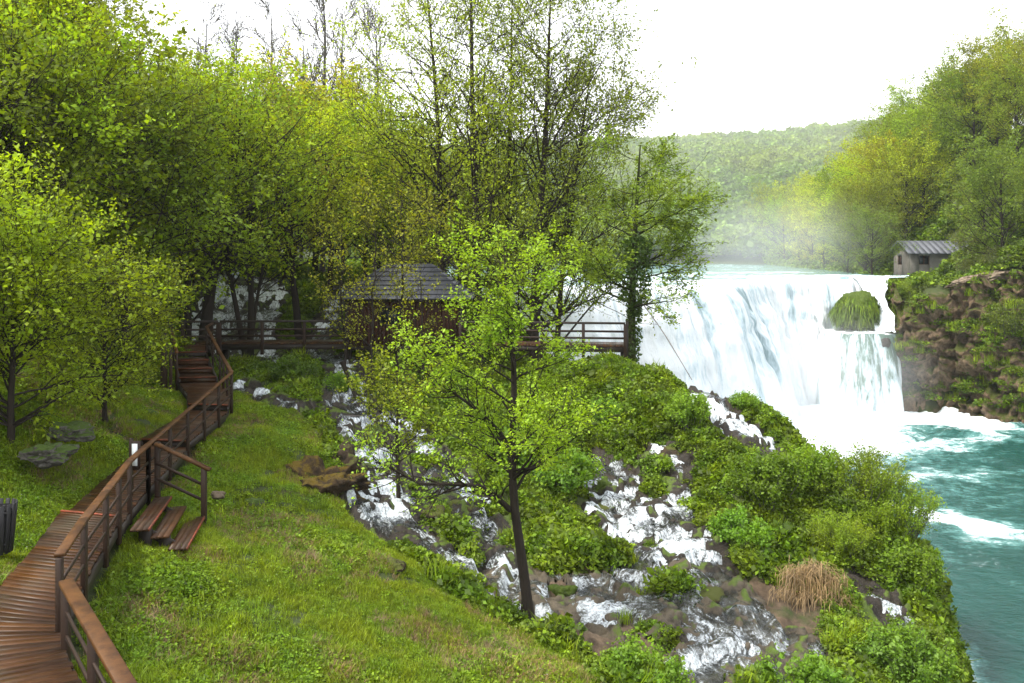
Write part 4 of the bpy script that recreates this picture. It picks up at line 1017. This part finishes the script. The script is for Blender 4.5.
# belt behind the hut and the tall trees
k = 0
for px, d, s, c in [(330,52,1.0,LIME),(365,55,.95,MID),(400,50,.85,OLIVE),(430,56,1.0,MID),(460,52,.8,LIME),(495,54,.8,OLIVE),(520,50,.62,MID),(548,52,.62,LIME),(575,50,.5,OLIVE),(285,56,1.1,MID),(245,58,1.15,LIME),(315,62,1.3,OLIVE),(380,64,1.2,MID),(440,66,1.1,LIME),(500,66,1.0,MID)]:
    plant(k % 4, proto[k % 4], 'leafy_tree', put(px, d), s, rg.uniform(0, 6), jc(c), 'leafy tree in the belt of trees behind the footbridge and hut', 'trees behind the footbridge', sz=s*.95); k += 1
# left slope forest
spots = []
rr_ = random.Random(12)
for d in (27, 33, 39, 46, 54, 63, 73, 85):
    x = -d*.66
    while x < -11-.13*d:
        spots.append((x+rr_.uniform(-1.2, 1.2), d+rr_.uniform(-2, 2))); x += 4.3+d*.012
for x, y in spots:
    if y < 30 and x > -16: continue
    g = gz(x, y); s = rg.uniform(.75, 1.15)
    px = CX+x/y*F
    c = rg.choice([LIME, MID, MID, YEL, (.22, .30, .012)])
    plant(k % 4, proto[k % 4], 'slope_tree', (x, y, g-.3), s, rg.uniform(0, 6), jc(c), 'leafy spring green tree on the steep wooded slope left of the boardwalk', 'trees on the left slope', sz=s*rg.uniform(.85, 1.05)); k += 1
# big near ones
nearP = [tree_mesh(180+q, 'broad', 6.0, .11, 19000, .105, .42, .10, n=(60, 420, 1500), jit=.12, up=.55, trop=.03) for q in range(2)]
plant('n0', nearP[0], 'yellow_green_tree', (-12.0, 19.2, -4.9), .84, .5, (.23, .33, .010), 'low bushy yellow green tree nearest on the left, above the litter bin', 'near trees left of the boardwalk')
plant('n1', nearP[1], 'yellow_green_tree', (-11.9, 23.4, -4.9), .66, 2.0, (.24, .33, .010), 'small yellow green tree on thin stems left of the middle boardwalk', 'near trees left of the boardwalk')
plant('n1', nearP[1], 'yellow_green_tree', (-13.6, 18.6, -4.3), .95, 1.1, (.22, .32, .010), 'yellow green tree cut by the left edge of the view', 'near trees left of the boardwalk')
plant('n0', nearP[0], 'near_tree', (-17, 26, -2.4), 1.45, 2.5, (.21, .30, .012), 'large green tree with spreading dark limbs behind the yellow green tree', 'near trees left of the boardwalk')
plant('n1', nearP[1], 'near_tree', (-16.5, 34, -4.2), 1.5, 4.0, (.15, .235, .012), 'dark green tree overhanging the top of the stairs', 'near trees left of the boardwalk')
plant('n1', nearP[1], 'near_tree', (-21.5, 33.5, -1.2), 1.9, 1.0, (.25, .33, .012), 'tall light green tree at the upper left edge of the meadow', 'near trees left of the boardwalk')
# bare trees on the skyline
for px, d, s in [(208,70,1.2),(236,74,1.15),(268,68,1.25),(322,62,1.35),(345,66,1.3),(375,70,1.3),(300,72,1.2)]:
    x, y = to_xy(px, d); plant('b%d' % (k % 2), bareP[k % 2], 'bare_tree', (x, y, gz(x, y)-.2), s, rg.uniform(0, 6), (.18, .2, .06), 'leafless grey tree rising above the green crowns on the skyline', 'bare trees on the skyline', sz=s*1.5, bark='twig'); k += 1
# right hillside
rr_ = random.Random(5)
cnt = 0
for d in (73, 79, 85, 92, 100, 109, 119, 130, 143, 158, 175, 195):
    e = float(right_edge(d)); x = e+(3.0 if d > 84 else 6.5)
    while x < min(d*.68, e+34) :
        xx = x+rr_.uniform(-1.5, 1.5); yy = d+rr_.uniform(-3, 3)
        u, v_ = (xx-43.9), (yy-88)
        s = rg.uniform(.85, 1.3)*(1 if d > 84 else .55)
        zt_ = 0
        if not (-4 < u < 10.5 and -9 < v_ < 5.5) and not (xx < 52 and yy < 88):
            c = rg.choice([MID, (.19, .27, .015), OLIVE, (.24, .31, .012), DARK, LIME])
            plant(k % 4, proto[k % 4], 'hillside_tree', (xx, yy, gz(xx, yy)-.3), s, rg.uniform(0, 6), jc(c), 'leafy tree on the wooded hillside above the right bank', 'trees on the right hillside', sz=s); k += 1; cnt += 1
        x += 3.5+d*.012
for px, py, d, s, c, lab in [(1003, 288, 74, 1.02, (.12, .19, .02), 'round crowned bushy tree above the right cliff'), (1050, 290, 70, .9, (.13, .2, .02), 'tree cut by the right edge of the view above the cliff'),
                             (872, 284, 87, .62, (.11, .17, .02), 'small spreading tree left of the stone house'), (848, 283, 100, .6, (.13, .2, .03), 'small pale green tree at the water behind the falls'),
                             (985, 262, 84, .7, (.2, .27, .02), 'yellow green tree right of the stone house'), (972, 285, 79, .40, (.12, .15, .03), 'dull green bush tree hiding the right end of the house')]:
    x, y = to_xy(px, d); plant(k % 4, proto[k % 4], 'bank_tree', (x, y, -(py-HY)/F*d), s, rg.uniform(0, 6), c, lab, 'trees along the right bank', sz=s); k += 1

# -- shrubs
def shrub_mesh(seed, rad, h, nstem, nleaf, ls, narrow=.6):
    rg = rs(seed); T0 = []
    for i in range(nstem):
        a = rg.uniform(0, 6.28); rr = rg.rand()**.5*rad; hh_ = h*rg.uniform(.7, 1.05)*(1-.35*(rr/rad)**2)
        x, y = rr*math.cos(a), rr*math.sin(a); T0.append([(x*.45, y*.45, -.2), (x*.65, y*.65, hh_*.35), (x*.9, y*.9, hh_*.7), (x*1.05+rg.randn()*.1, y*1.05+rg.randn()*.1, hh_)])
    T0 = np.array(T0); R0 = np.tile(np.linspace(.022, .006, 4), (nstem, 1))
    g2 = grow(rg, (T0, R0), nstem*6, .2, 1, h*.28, 38, 5, .15, .12, rscale=.7); np.clip(g2[1], .004, None, out=g2[1])
    V, Fc = tubes([(T0, R0), g2], (4, 3)); tm = raw_mesh('stems', V, Fc)
    V, Fc, tn = leaves(rg, on_twigs(rg, g2, nleaf, .05), ls, .5, ls*1.0, narrow); return tm, raw_mesh('foliage', V, Fc, {'tint': tn})
def make_shrub(meshes, loc, s, color, rz=0, sz=None, **kw):
    root = empty('shrub', loc, rz, **kw); root.scale = (s, s, sz or s)
    link('stems', meshes[0], M['twig'], root); c = link('foliage', meshes[1], M['leaf'], root); c.color = rgba(color); return root
shp = [shrub_mesh(200, 1.5, 2.2, 60, 17000, .085, .4), shrub_mesh(201, 1.2, 1.6, 40, 9000, .09, .6), shrub_mesh(202, 1.0, 1.1, 34, 6500, .09, .65)]
SH = [(0, 855, 27.2, .95, (.19, .30, .012), 'big round willow shrub crowning the bank above the river'), (0, 895, 26.2, .8, (.17, .28, .012), 'shrub sloping from the willow down to the river edge'),
      (1, 812, 27.8, .95, (.17, .29, .014), 'leafy shrub just left of the big willow shrub'), (1, 770, 26.8, 1.0, (.15, .27, .014), 'low green shrub at the left end of the river bank thicket'),
      (1, 912, 24.6, .9, (.16, .27, .014), 'shrub hanging over the water at the far right of the bank'), (2, 740, 25, .9, (.11, .22, .014), 'bright leafy shrub beside the stream bend below the thicket'),
      (2, 645, 16.6, .75, (.14, .26, .02), 'bright bush at the bottom edge left of the stream'), (1, 905, 19.2, .8, (.10, .19, .018), 'feathery dark bush at the bottom right corner of the bank'),
      (2, 800, 18.0, .9, (.12, .23, .02), 'low leafy bush at the bottom right of the stream'), (2, 862, 20.2, .55, (.15, .27, .02), 'small round bush between the thicket and the bottom bushes'),
      (1, 690, 31.5, .8, (.15, .27, .02), 'light green shrub on the bank beside the thin side stream'), (2, 745, 33.2, .6, (.13, .24, .02), 'shrub on the bank crest against the white falls'),
      (2, 560, 28.5, 1.2, (.11, .22, .018), 'dark leafy shrub on the bank behind the lone tree'), (2, 520, 30, 1.2, (.12, .22, .02), 'shrub between the cascades left of the steep bank'), (1, 605, 33, .7, (.12, .23, .02), 'shrub on the steep bank above the wide cascade'),
      (2, 340, 34, .8, (.13, .24, .02), 'bush right of the top of the first cascade'), (2, 295, 34, .9, (.12, .22, .02), 'bush on the bank under the footbridge'), (2, 270, 36, .9, (.13, .22, .02), 'bush below the forked tree'),
      (2, 478, 33.5, 1.0, (.12, .2, .02), 'bush under the right wall of the hut'), (2, 620, 16.8, .5, (.2, .32, .025), 'tiny lime bush at the bottom edge of the meadow'),
      (0, 842, 25.0, .55, (.20, .30, .012), 'light green shrub on the bank between the willow shrub and the small side fall'), (1, 920, 21.5, .7, (.15, .25, .014), 'green shrub hanging at the river edge below the side fall')]
shf = {}
for i, px, d, s, c, lab in SH:
    loc = put(px, d, -.1)
    if i not in shf: shf[i] = o = make_shrub(shp[i], loc, s, c)
    else:
        o = copy_tree(shf[i]); o.location = loc; o.scale = (s,)*3; o.rotation_euler.z = rg.uniform(0, 6)
        for ch in o.children:
            if ch.name.startswith('foliage'): ch.color = rgba(c)
    tag(o, lab, 'shrub')
for px, py, d, s, c, lab in [(898, 296, 76.5, .55, (.13, .22, .012), 'small green bush at the lip where the side chute meets the cliff'), (903, 345, 72.2, .6, (.12, .2, .012), 'green bush low on the cliff corner beside the lower fall'), (912, 306, 75, 1.15, (.17, .26, .02), 'bright bush in front of the stone house'), (1010, 350, 68.5, 1.8, (.16, .23, .02), 'yellow green bush clinging to the cliff face'),
                             (990, 292, 74, 1.7, (.10, .13, .03), 'dark twiggy bush on top of the cliff'), (905, 330, 73, 1.1, (.12, .18, .02), 'green bush at the corner of the cliff beside the chute')]:
    o = copy_tree(shf[0]); x, y = to_xy(px, d); o.location = (x, y, -(py-HY)/F*d); o.scale = (s,)*3; o.rotation_euler.z = rg.uniform(0, 6)
    for ch in o.children:
        if ch.name.startswith('foliage'): ch.color = rgba(c)
    tag(o, lab, 'shrub')

# ---------------------------------------------------------------- scattered ground cover (uncountable)
def proto_obj(name, parts):
    me = None
    V = np.vstack([p[0] for p in parts]); off_ = 0; Fs = []
    for p in parts: Fs.append(p[1]+off_); off_ += len(p[0])
    me = raw_mesh(name, V, np.vstack(Fs), {'tint': np.concatenate([p[2] for p in parts])})
    me.materials.append(parts[0][3]); return bpy.data.objects.new(name, me)
def scatter(name, pts, rotz, scl, var, protos, tilt=None, **kw):
    me = bpy.data.meshes.new(name); n = len(pts); me.vertices.add(n); me.vertices.foreach_set('co', np.asarray(pts, np.float32).ravel())
    rot = np.zeros((n, 3), np.float32); rot[:, 2] = rotz
    if tilt is not None: rot[:, :2] = tilt
    a = me.attributes.new('rot', 'FLOAT_VECTOR', 'POINT'); a.data.foreach_set('vector', rot.ravel())
    a = me.attributes.new('scl', 'FLOAT', 'POINT'); a.data.foreach_set('value', np.asarray(scl, np.float32))
    a = me.attributes.new('var', 'INT', 'POINT'); a.data.foreach_set('value', np.asarray(var, np.int32))
    o = bpy.data.objects.new(name, me); COL.objects.link(o); tag(o, **kw)
    ng = bpy.data.node_groups.new(name, 'GeometryNodeTree')
    ng.interface.new_socket('Geometry', in_out='INPUT', socket_type='NodeSocketGeometry'); ng.interface.new_socket('Geometry', in_out='OUTPUT', socket_type='NodeSocketGeometry')
    gi = ng.nodes.new('NodeGroupInput'); go = ng.nodes.new('NodeGroupOutput'); jn = ng.nodes.new('GeometryNodeJoinGeometry')
    def na(nm, t):
        q = ng.nodes.new('GeometryNodeInputNamedAttribute'); q.data_type = t; q.inputs['Name'].default_value = nm; return q.outputs[0]
    r_, s_, v_ = na('rot', 'FLOAT_VECTOR'), na('scl', 'FLOAT'), na('var', 'INT')
    for k, pr in enumerate(protos):
        oi = ng.nodes.new('GeometryNodeObjectInfo'); oi.inputs['Object'].default_value = pr; oi.inputs['As Instance'].default_value = True
        cmp = ng.nodes.new('FunctionNodeCompare'); cmp.data_type = 'INT'; cmp.operation = 'EQUAL'; cmp.inputs[3].default_value = k
        ng.links.new(v_, cmp.inputs[2])
        ip = ng.nodes.new('GeometryNodeInstanceOnPoints')
        ng.links.new(gi.outputs[0], ip.inputs['Points']); ng.links.new(cmp.outputs[0], ip.inputs['Selection']); ng.links.new(oi.outputs['Geometry'], ip.inputs['Instance'])
        ng.links.new(r_, ip.inputs['Rotation']); ng.links.new(s_, ip.inputs['Scale']); ng.links.new(ip.outputs[0], jn.inputs[0])
    ng.links.new(jn.outputs[0], go.inputs[0])
    md = o.modifiers.new('scatter', 'NODES'); md.node_group = ng
    return o
def blades(seed, n, h, w, rad, mat, bend=.5):
    rg = rs(seed); a = rg.uniform(0, 6.28, n); r_ = rad*rg.rand(n)**.5; b = np.stack([r_*np.cos(a), r_*np.sin(a), np.zeros(n)-.03], -1)
    d = rg.uniform(0, 6.28, n); hh_ = h*rg.uniform(.5, 1.2, n); out_ = np.stack([np.cos(d), np.sin(d), 0*d], -1); sd_ = np.stack([-np.sin(d), np.cos(d), 0*d], -1)
    bd = bend*rg.uniform(.2, 1, n)*hh_
    mid = b+out_*bd[:, None]*.3; mid[:, 2] += hh_*.6; tip = b+out_*bd[:, None]; tip[:, 2] += hh_*.95
    V = np.stack([b-sd_*w/2, b+sd_*w/2, mid+sd_*w*.45, mid-sd_*w*.45, tip], 1)
    V = V.reshape(-1, 3); i = np.arange(n)*5
    Fc = np.concatenate([np.stack([i, i+1, i+2, i+3], -1), np.stack([i+3, i+2, i+4, i+4], -1)])
    # triangle tip as a thin quad
    V2_ = np.concatenate([V, V[4::5]+np.repeat([[.0008, 0, 0]], n, 0)]); k2 = len(V)+np.arange(n)
    Fc = np.concatenate([np.stack([i, i+1, i+2, i+3], -1), np.stack([i+3, i+2, k2, i+4], -1)])
    tn = rg.rand(n); return V2_, Fc, np.concatenate([np.repeat(tn, 5), tn]), mat
def herb(seed, n, rad, h, ls, mat, up=.8):
    rg = rs(seed); a = rg.uniform(0, 6.28, n); r_ = rad*rg.rand(n)**.5; z = h*(1-(r_/rad)**2*.7)*rg.uniform(.3, 1, n)
    V, Fc, tn = leaves(rg, np.stack([r_*np.cos(a), r_*np.sin(a), z], -1), ls, up, ls*.2, .7); return V, Fc, tn, mat
gp = [proto_obj('tuft_a', [blades(1, 40, .16, .010, .16, M['grassblade'])]), proto_obj('tuft_b', [blades(2, 34, .24, .011, .14, M['grassblade'], .7)]),
      proto_obj('weed_a', [herb(3, 74, .20, .11, .036, M['herb'])]), proto_obj('weed_b', [herb(4, 64, .20, .16, .048, M['herb'])]),
      proto_obj('dry_tuft', [blades(8, 26, .17, .010, .16, M['dry'], .9)]), proto_obj('flower_a', [herb(6, 5, .16, .22, .022, M['flower'], 1.5)])]
PATH = L1+L2_+L3+L4+[st[3][0], st[3][1]]+R4[::-1]+R3[::-1]+R2_[::-1]+R1[::-1]
def vis(x, y, z, m=70): px = CX+x/y*F; py = HY-z/y*F; return (px > -m) & (px < 1024+m) & (py < 683+m+60)
def sample(n, box, seed):
    rg = rs(seed); return rg.uniform(box[0], box[1], n), rg.uniform(box[2], box[3], n), rg
# meadow
x, y, rg_ = sample(330000, (-17, 3, 8, 36), 1)
ok = in_poly(x, y, MEADOW) & ~(in_poly(x, y, PATH)) & ((x/y) > -.70)
x, y = x[ok], y[ok]; sd_ = sdist(x, y); ok = (sd_ > .05); x, y, sd_ = x[ok], y[ok], sd_[ok]
dirt_ = fbm(x*.7, y*.7, 0, 3, 88); ok = (rg_.rand(len(x)) < np.clip(1.1-3.2*np.clip(dirt_-.38, 0, 1), .12, 1)) ; x, y, sd_ = x[ok], y[ok], sd_[ok]
z = H(x, y, sd_); ok = vis(x, y, z); x, y, z = x[ok], y[ok], z[ok]
kp = rg_.rand(len(x)) < np.clip(15/y, .35, 1); x, y, z = x[kp], y[kp], z[kp]
pn = fbm(x*.45, y*.45, 0, 3, 90)
var = np.where(rg_.rand(len(x)) < np.clip(.40+pn*.8, .12, .85), rg_.randint(2, 4, len(x)), rg_.randint(0, 2, len(x))); dryn = fbm(x*.9+5, y*.9, 0, 4, 97); var = np.where((dryn > .28) & (rg_.rand(len(x)) < .45), 4, var); var = np.where(rg_.rand(len(x)) < .010, 5, var)
scatter('meadow_grass', np.stack([x, y, z], -1), rg_.uniform(0, 6.28, len(x)), rg_.uniform(.5, 1.1, len(x))*(1+.45*np.clip(pn, -1, 1)), var, gp, rg_.normal(0, .15, (len(x), 2)),
        label='lush short green meadow grass and small weeds below the boardwalk', cat='grass', kind='stuff')
NM = len(x)
# bank undergrowth
bp = [proto_obj('clump_a', [herb(11, 170, .42, .34, .10, M['herbdark'], .7)]), proto_obj('clump_b', [herb(12, 120, .36, .42, .13, M['herbdark'], .6)]),
      proto_obj('clump_c', [blades(13, 70, .45, .018, .25, M['grassblade'], .8)]), proto_obj('clump_d', [herb(14, 150, .45, .26, .075, M['herb'], .9)])]
x, y, rg_ = sample(60000, (-20, 17, 12, 52), 2)
ok = ~in_poly(x, y, MEADOW) & ~in_poly(x, y, PATH) & ((x/y) > -.72) & ~in_poly(x, y, BASIN+[]) ; x, y = x[ok], y[ok]
sd_ = sdist(x, y); pn = fbm(x*.8, y*.8, 0, 3, 91)
ok = ((sd_ > .22+.2*pn) | ((pn > .30) & (sd_ > -1.4))) & ~(in_poly(x, y, POOL) & (pn < .35)); x, y, sd_, pn = x[ok], y[ok], sd_[ok], pn[ok]
z = H(x, y, sd_); ok = vis(x, y, z) & ~((y > 38.5) & (y < 41) & (x > -18) & (x < 5.5)) & ~((x > -8.3) & (x < -2.2) & (y > 38.8) & (y < 44)); x, y, z, pn, sd_ = x[ok], y[ok], z[ok], pn[ok], sd_[ok]
edge_ = np.clip((sd_+.1)*1.2, .35, 1)
var = np.where(rg_.rand(len(x)) < .16, 2, np.where(pn > .1, 0, 1)); var = np.where(rg_.rand(len(x)) < .35, 3, var)
scatter('undergrowth', np.stack([x, y, z], -1), rg_.uniform(0, 6.28, len(x)), rg_.uniform(.6, 1.2, len(x))*(1+.5*pn)*edge_, var, bp, rg_.normal(0, .3, (len(x), 2)),
        label='dense leafy undergrowth covering the bank between and beside the cascades', cat='undergrowth', kind='stuff')
# hanging plants on the river side of the bank
x, y, rg_ = sample(26000, (5, 17.5, 13, 42), 3)
ok = in_poly(x, y, BASIN); x, y = x[ok], y[ok]; d_ = seg_dist(x, y, BASIN, True); ok = (d_ < 1.6) & (sdist(x, y) > .15); x, y = x[ok], y[ok]; z = H(x, y); ok = z > ZL+.2; x, y, z = x[ok], y[ok], z[ok]
scatter('bank_greenery', np.stack([x, y, z], -1), rg_.uniform(0, 6.28, len(x)), rg_.uniform(.8, 1.5, len(x)), rg_.randint(0, 4, len(x)), bp, rg_.normal(0, .4, (len(x), 2)),
        label='green plants hanging down the river side of the bank', cat='plants', kind='stuff')
# dry hanging tussock: several flopped bunches of dead grass
rg_ = rs(15); Bs, Ds, Ls = [], [], []; SC_ = .8
for px, py, d, n_, L_, sp_ in ((795, 572, 22.5, 300, .7, .2), (812, 568, 22.7, 420, 1.1, .24), (830, 576, 22.6, 240, .75, .22), (804, 592, 22.2, 260, .75, .3), (786, 590, 22.3, 130, .5, .2), (838, 596, 22.4, 90, .5, .2)):
    x, y = to_xy(px, d); L_ *= SC_; n_ = int(n_*.8); b = np.stack([x+rg_.randn(n_)*sp_, y+rg_.randn(n_)*.15, -(py-HY)/F*d+rg_.randn(n_)*.10], -1)
    dr = np.stack([rg_.randn(n_)*.8, -.5+rg_.randn(n_)*.35, .2+rg_.randn(n_)*.25], -1); Bs.append(b); Ds.append(nrm(dr)); Ls.append(L_*rg_.uniform(.35, 1.1, n_))
Bs = np.vstack(Bs); strands('dry_tussock', Bs, np.vstack(Ds), np.concatenate(Ls), .007, M['dry'], rg_, label='straw coloured tussock of dead grass hanging from the bank thicket', cat='grass tussock')
# rough cover on the slopes behind
x, y, rg_ = sample(9000, (-60, 0, 26, 90), 6); ok = (x < -12) & ~in_poly(x, y, MEADOW) & ~in_poly(x, y, PATH) & (x/y > -.75) & (sdist(x, y) > .3) & ~((y > 37.5) & (y < 41.5) & (x > -18)); x, y = x[ok], y[ok]
x3, y3, _ = sample(21000, (36, 100, 66, 200), 7); e = right_edge(y3); ok = (x3 > e+np.where(y3 < 74, 3.2, 1)) & (x3 < e+38) & (x3/y3 < .75); x3, y3 = x3[ok], y3[ok]
xx = np.concatenate([x, x3]); yy = np.concatenate([y, y3]); ok = ~((xx > 42.5) & (xx < 51.5) & (yy > 83.5) & (yy < 92.5)); xx, yy = xx[ok], yy[ok]
scatter('slope_undergrowth', np.stack([xx, yy, H(xx, yy)], -1), rg_.uniform(0, 6.28, len(xx)), rg_.uniform(.7, 1.3, len(xx))*np.clip(yy/34, .9, 4.2), rg_.randint(0, 2, len(xx)), bp,
        label='low green undergrowth beneath the trees on both slopes', cat='undergrowth', kind='stuff')
# cliff plants
ii = rs(8).randint(0, 380*110, 3000); pts_ = CQ.reshape(-1, 3)[ii]; nz_ = fbm(pts_[:, 0]*.5, pts_[:, 1]*.5, pts_[:, 2]*.5, 3, 95); ok = (nz_ > .12) & (pts_[:, 2] > ZL+.8); pts_ = pts_[ok]
scatter('cliff_plants', pts_, rs(9).uniform(0, 6.28, len(pts_)), rs(9).uniform(.8, 2.0, len(pts_)), rs(9).choice([0, 3, 2], len(pts_)), bp, label='tufts and moss growing on the brown cliff', cat='plants', kind='stuff')

# -- far woods on the closing hill
def crownball(seed):
    rg = rs(seed); n = 420; u = nrm(rg.randn(n, 3)); u[:, 2] = np.abs(u[:, 2])*1.0-.25; r_ = (.55+.45*rg.rand(n)**.5)*(1+.3*fbm(u[:, 0]*1.6+seed, u[:, 1]*1.6, u[:, 2]*1.6, 2, seed))
    V, Fc, tn = leaves(rg, u*r_[:, None]*np.array([3.0, 3.0, 4.2])+np.array([0, 0, 4.0]), .95, .5, .25, .8); return V, Fc, tn, M['farleaf']
fw = [proto_obj('crown_a', [crownball(1)]), proto_obj('crown_b', [crownball(2)]), proto_obj('crown_c', [crownball(3)])]
rg_ = rs(31); n = 16000; y = 150+(430-150)*rg_.rand(n)**.8; x = rg_.uniform(-.35, .60, n)*y
re = right_edge(y); hz_ = H(x, y); ok = (hz_ > -1.5) & ((x < re-2) | (x > re+24) | (y > 200)) & (x > -60); x, y, hz_ = x[ok], y[ok], hz_[ok]
scatter('far_woods', np.stack([x, y, hz_-.8], -1), rg_.uniform(0, 6.28, len(x)), rg_.uniform(.55, 1.15, len(x)), rg_.randint(0, 3, len(x)), fw,
        label='hazy spring woods covering the far hill beyond the falls', cat='woods', kind='stuff')

# -- fallen wood
def log(name, pts, r, mat, label):
    P = np.array(pts, float); Q, _ = resample(P, 10); rr = np.linspace(r, r*.55, 10)*(1+.1*rs(3).randn(10)); V, Fc = tubes([(Q[None], rr[None])], (8,))
    link(name, raw_mesh(name, V, Fc, None, True), M[mat], label=label, cat='log')
a = hit(318, 414); b = hit(382, 416); log('plank_log', [(a[0], a[1], gz(*a)+.22), (b[0], b[1], gz(*b)+.25)], .09, 'twig', 'grey log laid across the stream above the first cascade')
log('fallen_branch', [wp_(640, 300, 55), wp_(663, 332, 54), wp_(692, 380, 52)], .045, 'palewood', 'thin pale fallen branch leaning in front of the falls')
a = hit(352, 395); log('snag', [(a[0]-.4, a[1], gz(*a)+1.7), (a[0], a[1], gz(*a)+.6), (a[0]+.35, a[1]-.3, gz(*a)-.2)], .10, 'bark', 'short leaning snag beside the upper cascade under the hut')

# ---------------------------------------------------------------- spray mist and haze
def volmat(name, dens, col=(.9, .95, 1), falloff=False, aniso=.2):
    m, nt, out = newmat(name)
    pv = N(nt, 'ShaderNodeVolumePrincipled', {'Color': rgba(col), 'Density': dens, 'Anisotropy': aniso})
    if falloff:
        o = nt.nodes.new('ShaderNodeTexCoord').outputs['Object']
        ln_ = N(nt, 'ShaderNodeVectorMath', {0: o}, operation='LENGTH').outputs['Value']
        f = N(nt, 'ShaderNodeMapRange', {'Value': ln_, 'From Min': 1.0, 'From Max': .15, 'To Min': 0., 'To Max': 1.}, interpolation_type='SMOOTHSTEP').outputs[0]
        nz = ramp(nt, noise(nt, 2.2, 3, .6, o), [(.3, .25), (.7, 1.)])
        nt.links.new(mathn(nt, 'MULTIPLY', mathn(nt, 'MULTIPLY', f, nz), dens), pv.inputs['Density'])
    nt.links.new(pv.outputs[0], out.inputs['Volume'])
    return m
import bmesh
def blob(name, loc, size, dens, label):
    bm = bmesh.new(); bmesh.ops.create_icosphere(bm, subdivisions=3, radius=1); me = bpy.data.meshes.new(name); bm.to_mesh(me); bm.free()
    o = link(name, me, volmat(name, dens, (1, 1, 1), True), label=label, cat='mist', kind='stuff'); o.location = loc; o.scale = size
MIST = True
if MIST:
    blob('spray_mist', (27, 69, -10.5), (11, 7, 7), .10, 'white spray rising from the foot of the falls')
    blob('valley_mist', (75, 260, 25), (150, 150, 60), .0028, 'thin mist hanging in the valley in front of the far hill')
    blob('drifting_mist', (29, 92, 1), (16, 16, 9), .03, 'pale mist drifting over the river above the falls')
hx = MB(); hx.prism4([(-330, -90, 110), (450, -90, 110), (450, 600, 110), (-330, 600, 110)], 130)
hz = hx.build('haze', volmat('valley_haze', .0002, (.96, .99, 1.0)), kind='stuff', label='thin pale haze filling the valley', cat='haze')

# ---------------------------------------------------------------- light, sky, camera
SUN_E, SUN_A = R(54), R(-112)                      # sun high on the left behind the viewer, behind cloud
w = bpy.data.worlds.new('World'); scene.world = w; w.use_nodes = True
nt = w.node_tree; nt.nodes.clear()
out = nt.nodes.new('ShaderNodeOutputWorld'); bg = nt.nodes.new('ShaderNodeBackground')
sky = nt.nodes.new('ShaderNodeTexSky'); sky.sky_type = 'NISHITA'; sky.sun_disc = False; sky.sun_elevation = SUN_E; sky.sun_rotation = SUN_A; sky.dust_density = 4; sky.air_density = 1.2
tc = nt.nodes.new('ShaderNodeTexCoord').outputs['Generated']
cl = ramp(nt, noise(nt, 1.6, 5, .55, stretch(nt, tc, 1, 1, 3)), [(.3, (6.2, 6.5, 7.0)), (.7, (8.7, 8.7, 8.7))])
# cloud cover hides most of the blue
nt.links.new(mixc(nt, .86, sky.outputs[0], cl), bg.inputs[0])
bg.inputs[1].default_value = .10
nt.links.new(bg.outputs[0], out.inputs[0])
sd_l = bpy.data.lights.new('sun', 'SUN'); sd_l.energy = 2.1; sd_l.angle = R(12); sd_l.color = (1, .96, .88)
so = bpy.data.objects.new('sun', sd_l); COL.objects.link(so)
dv = Vector((math.sin(SUN_A)*math.cos(SUN_E), math.cos(SUN_A)*math.cos(SUN_E), math.sin(SUN_E)))
so.rotation_euler = dv.to_track_quat('Z', 'Y').to_euler()
cd = bpy.data.cameras.new('camera'); co = bpy.data.objects.new('camera', cd); COL.objects.link(co)
cd.sensor_width = 36; cd.lens = F/1024*36; cd.shift_y = -(341.5-HY)/1024; cd.clip_end = 3000; cd.clip_start = .1
co.location = (0, 0, 0); co.rotation_euler = (R(90), 0, 0); scene.camera = co
vs = scene.view_settings; vs.view_transform = 'Standard'; vs.look = 'None'; vs.exposure = 1.62; vs.gamma = 1; vs.use_curve_mapping = False
cy = scene.cycles; cy.max_bounces = 6; cy.diffuse_bounces = 3; cy.glossy_bounces = 2; cy.transmission_bounces = 3; cy.transparent_max_bounces = 8; cy.volume_bounces = 1
cy.volume_step_rate = 4; cy.volume_max_steps = 64; cy.use_denoising = True; cy.caustics_reflective = False; cy.caustics_refractive = False
print('meadow instances', NM, 'hill trees', cnt, 'slope', len(spots))
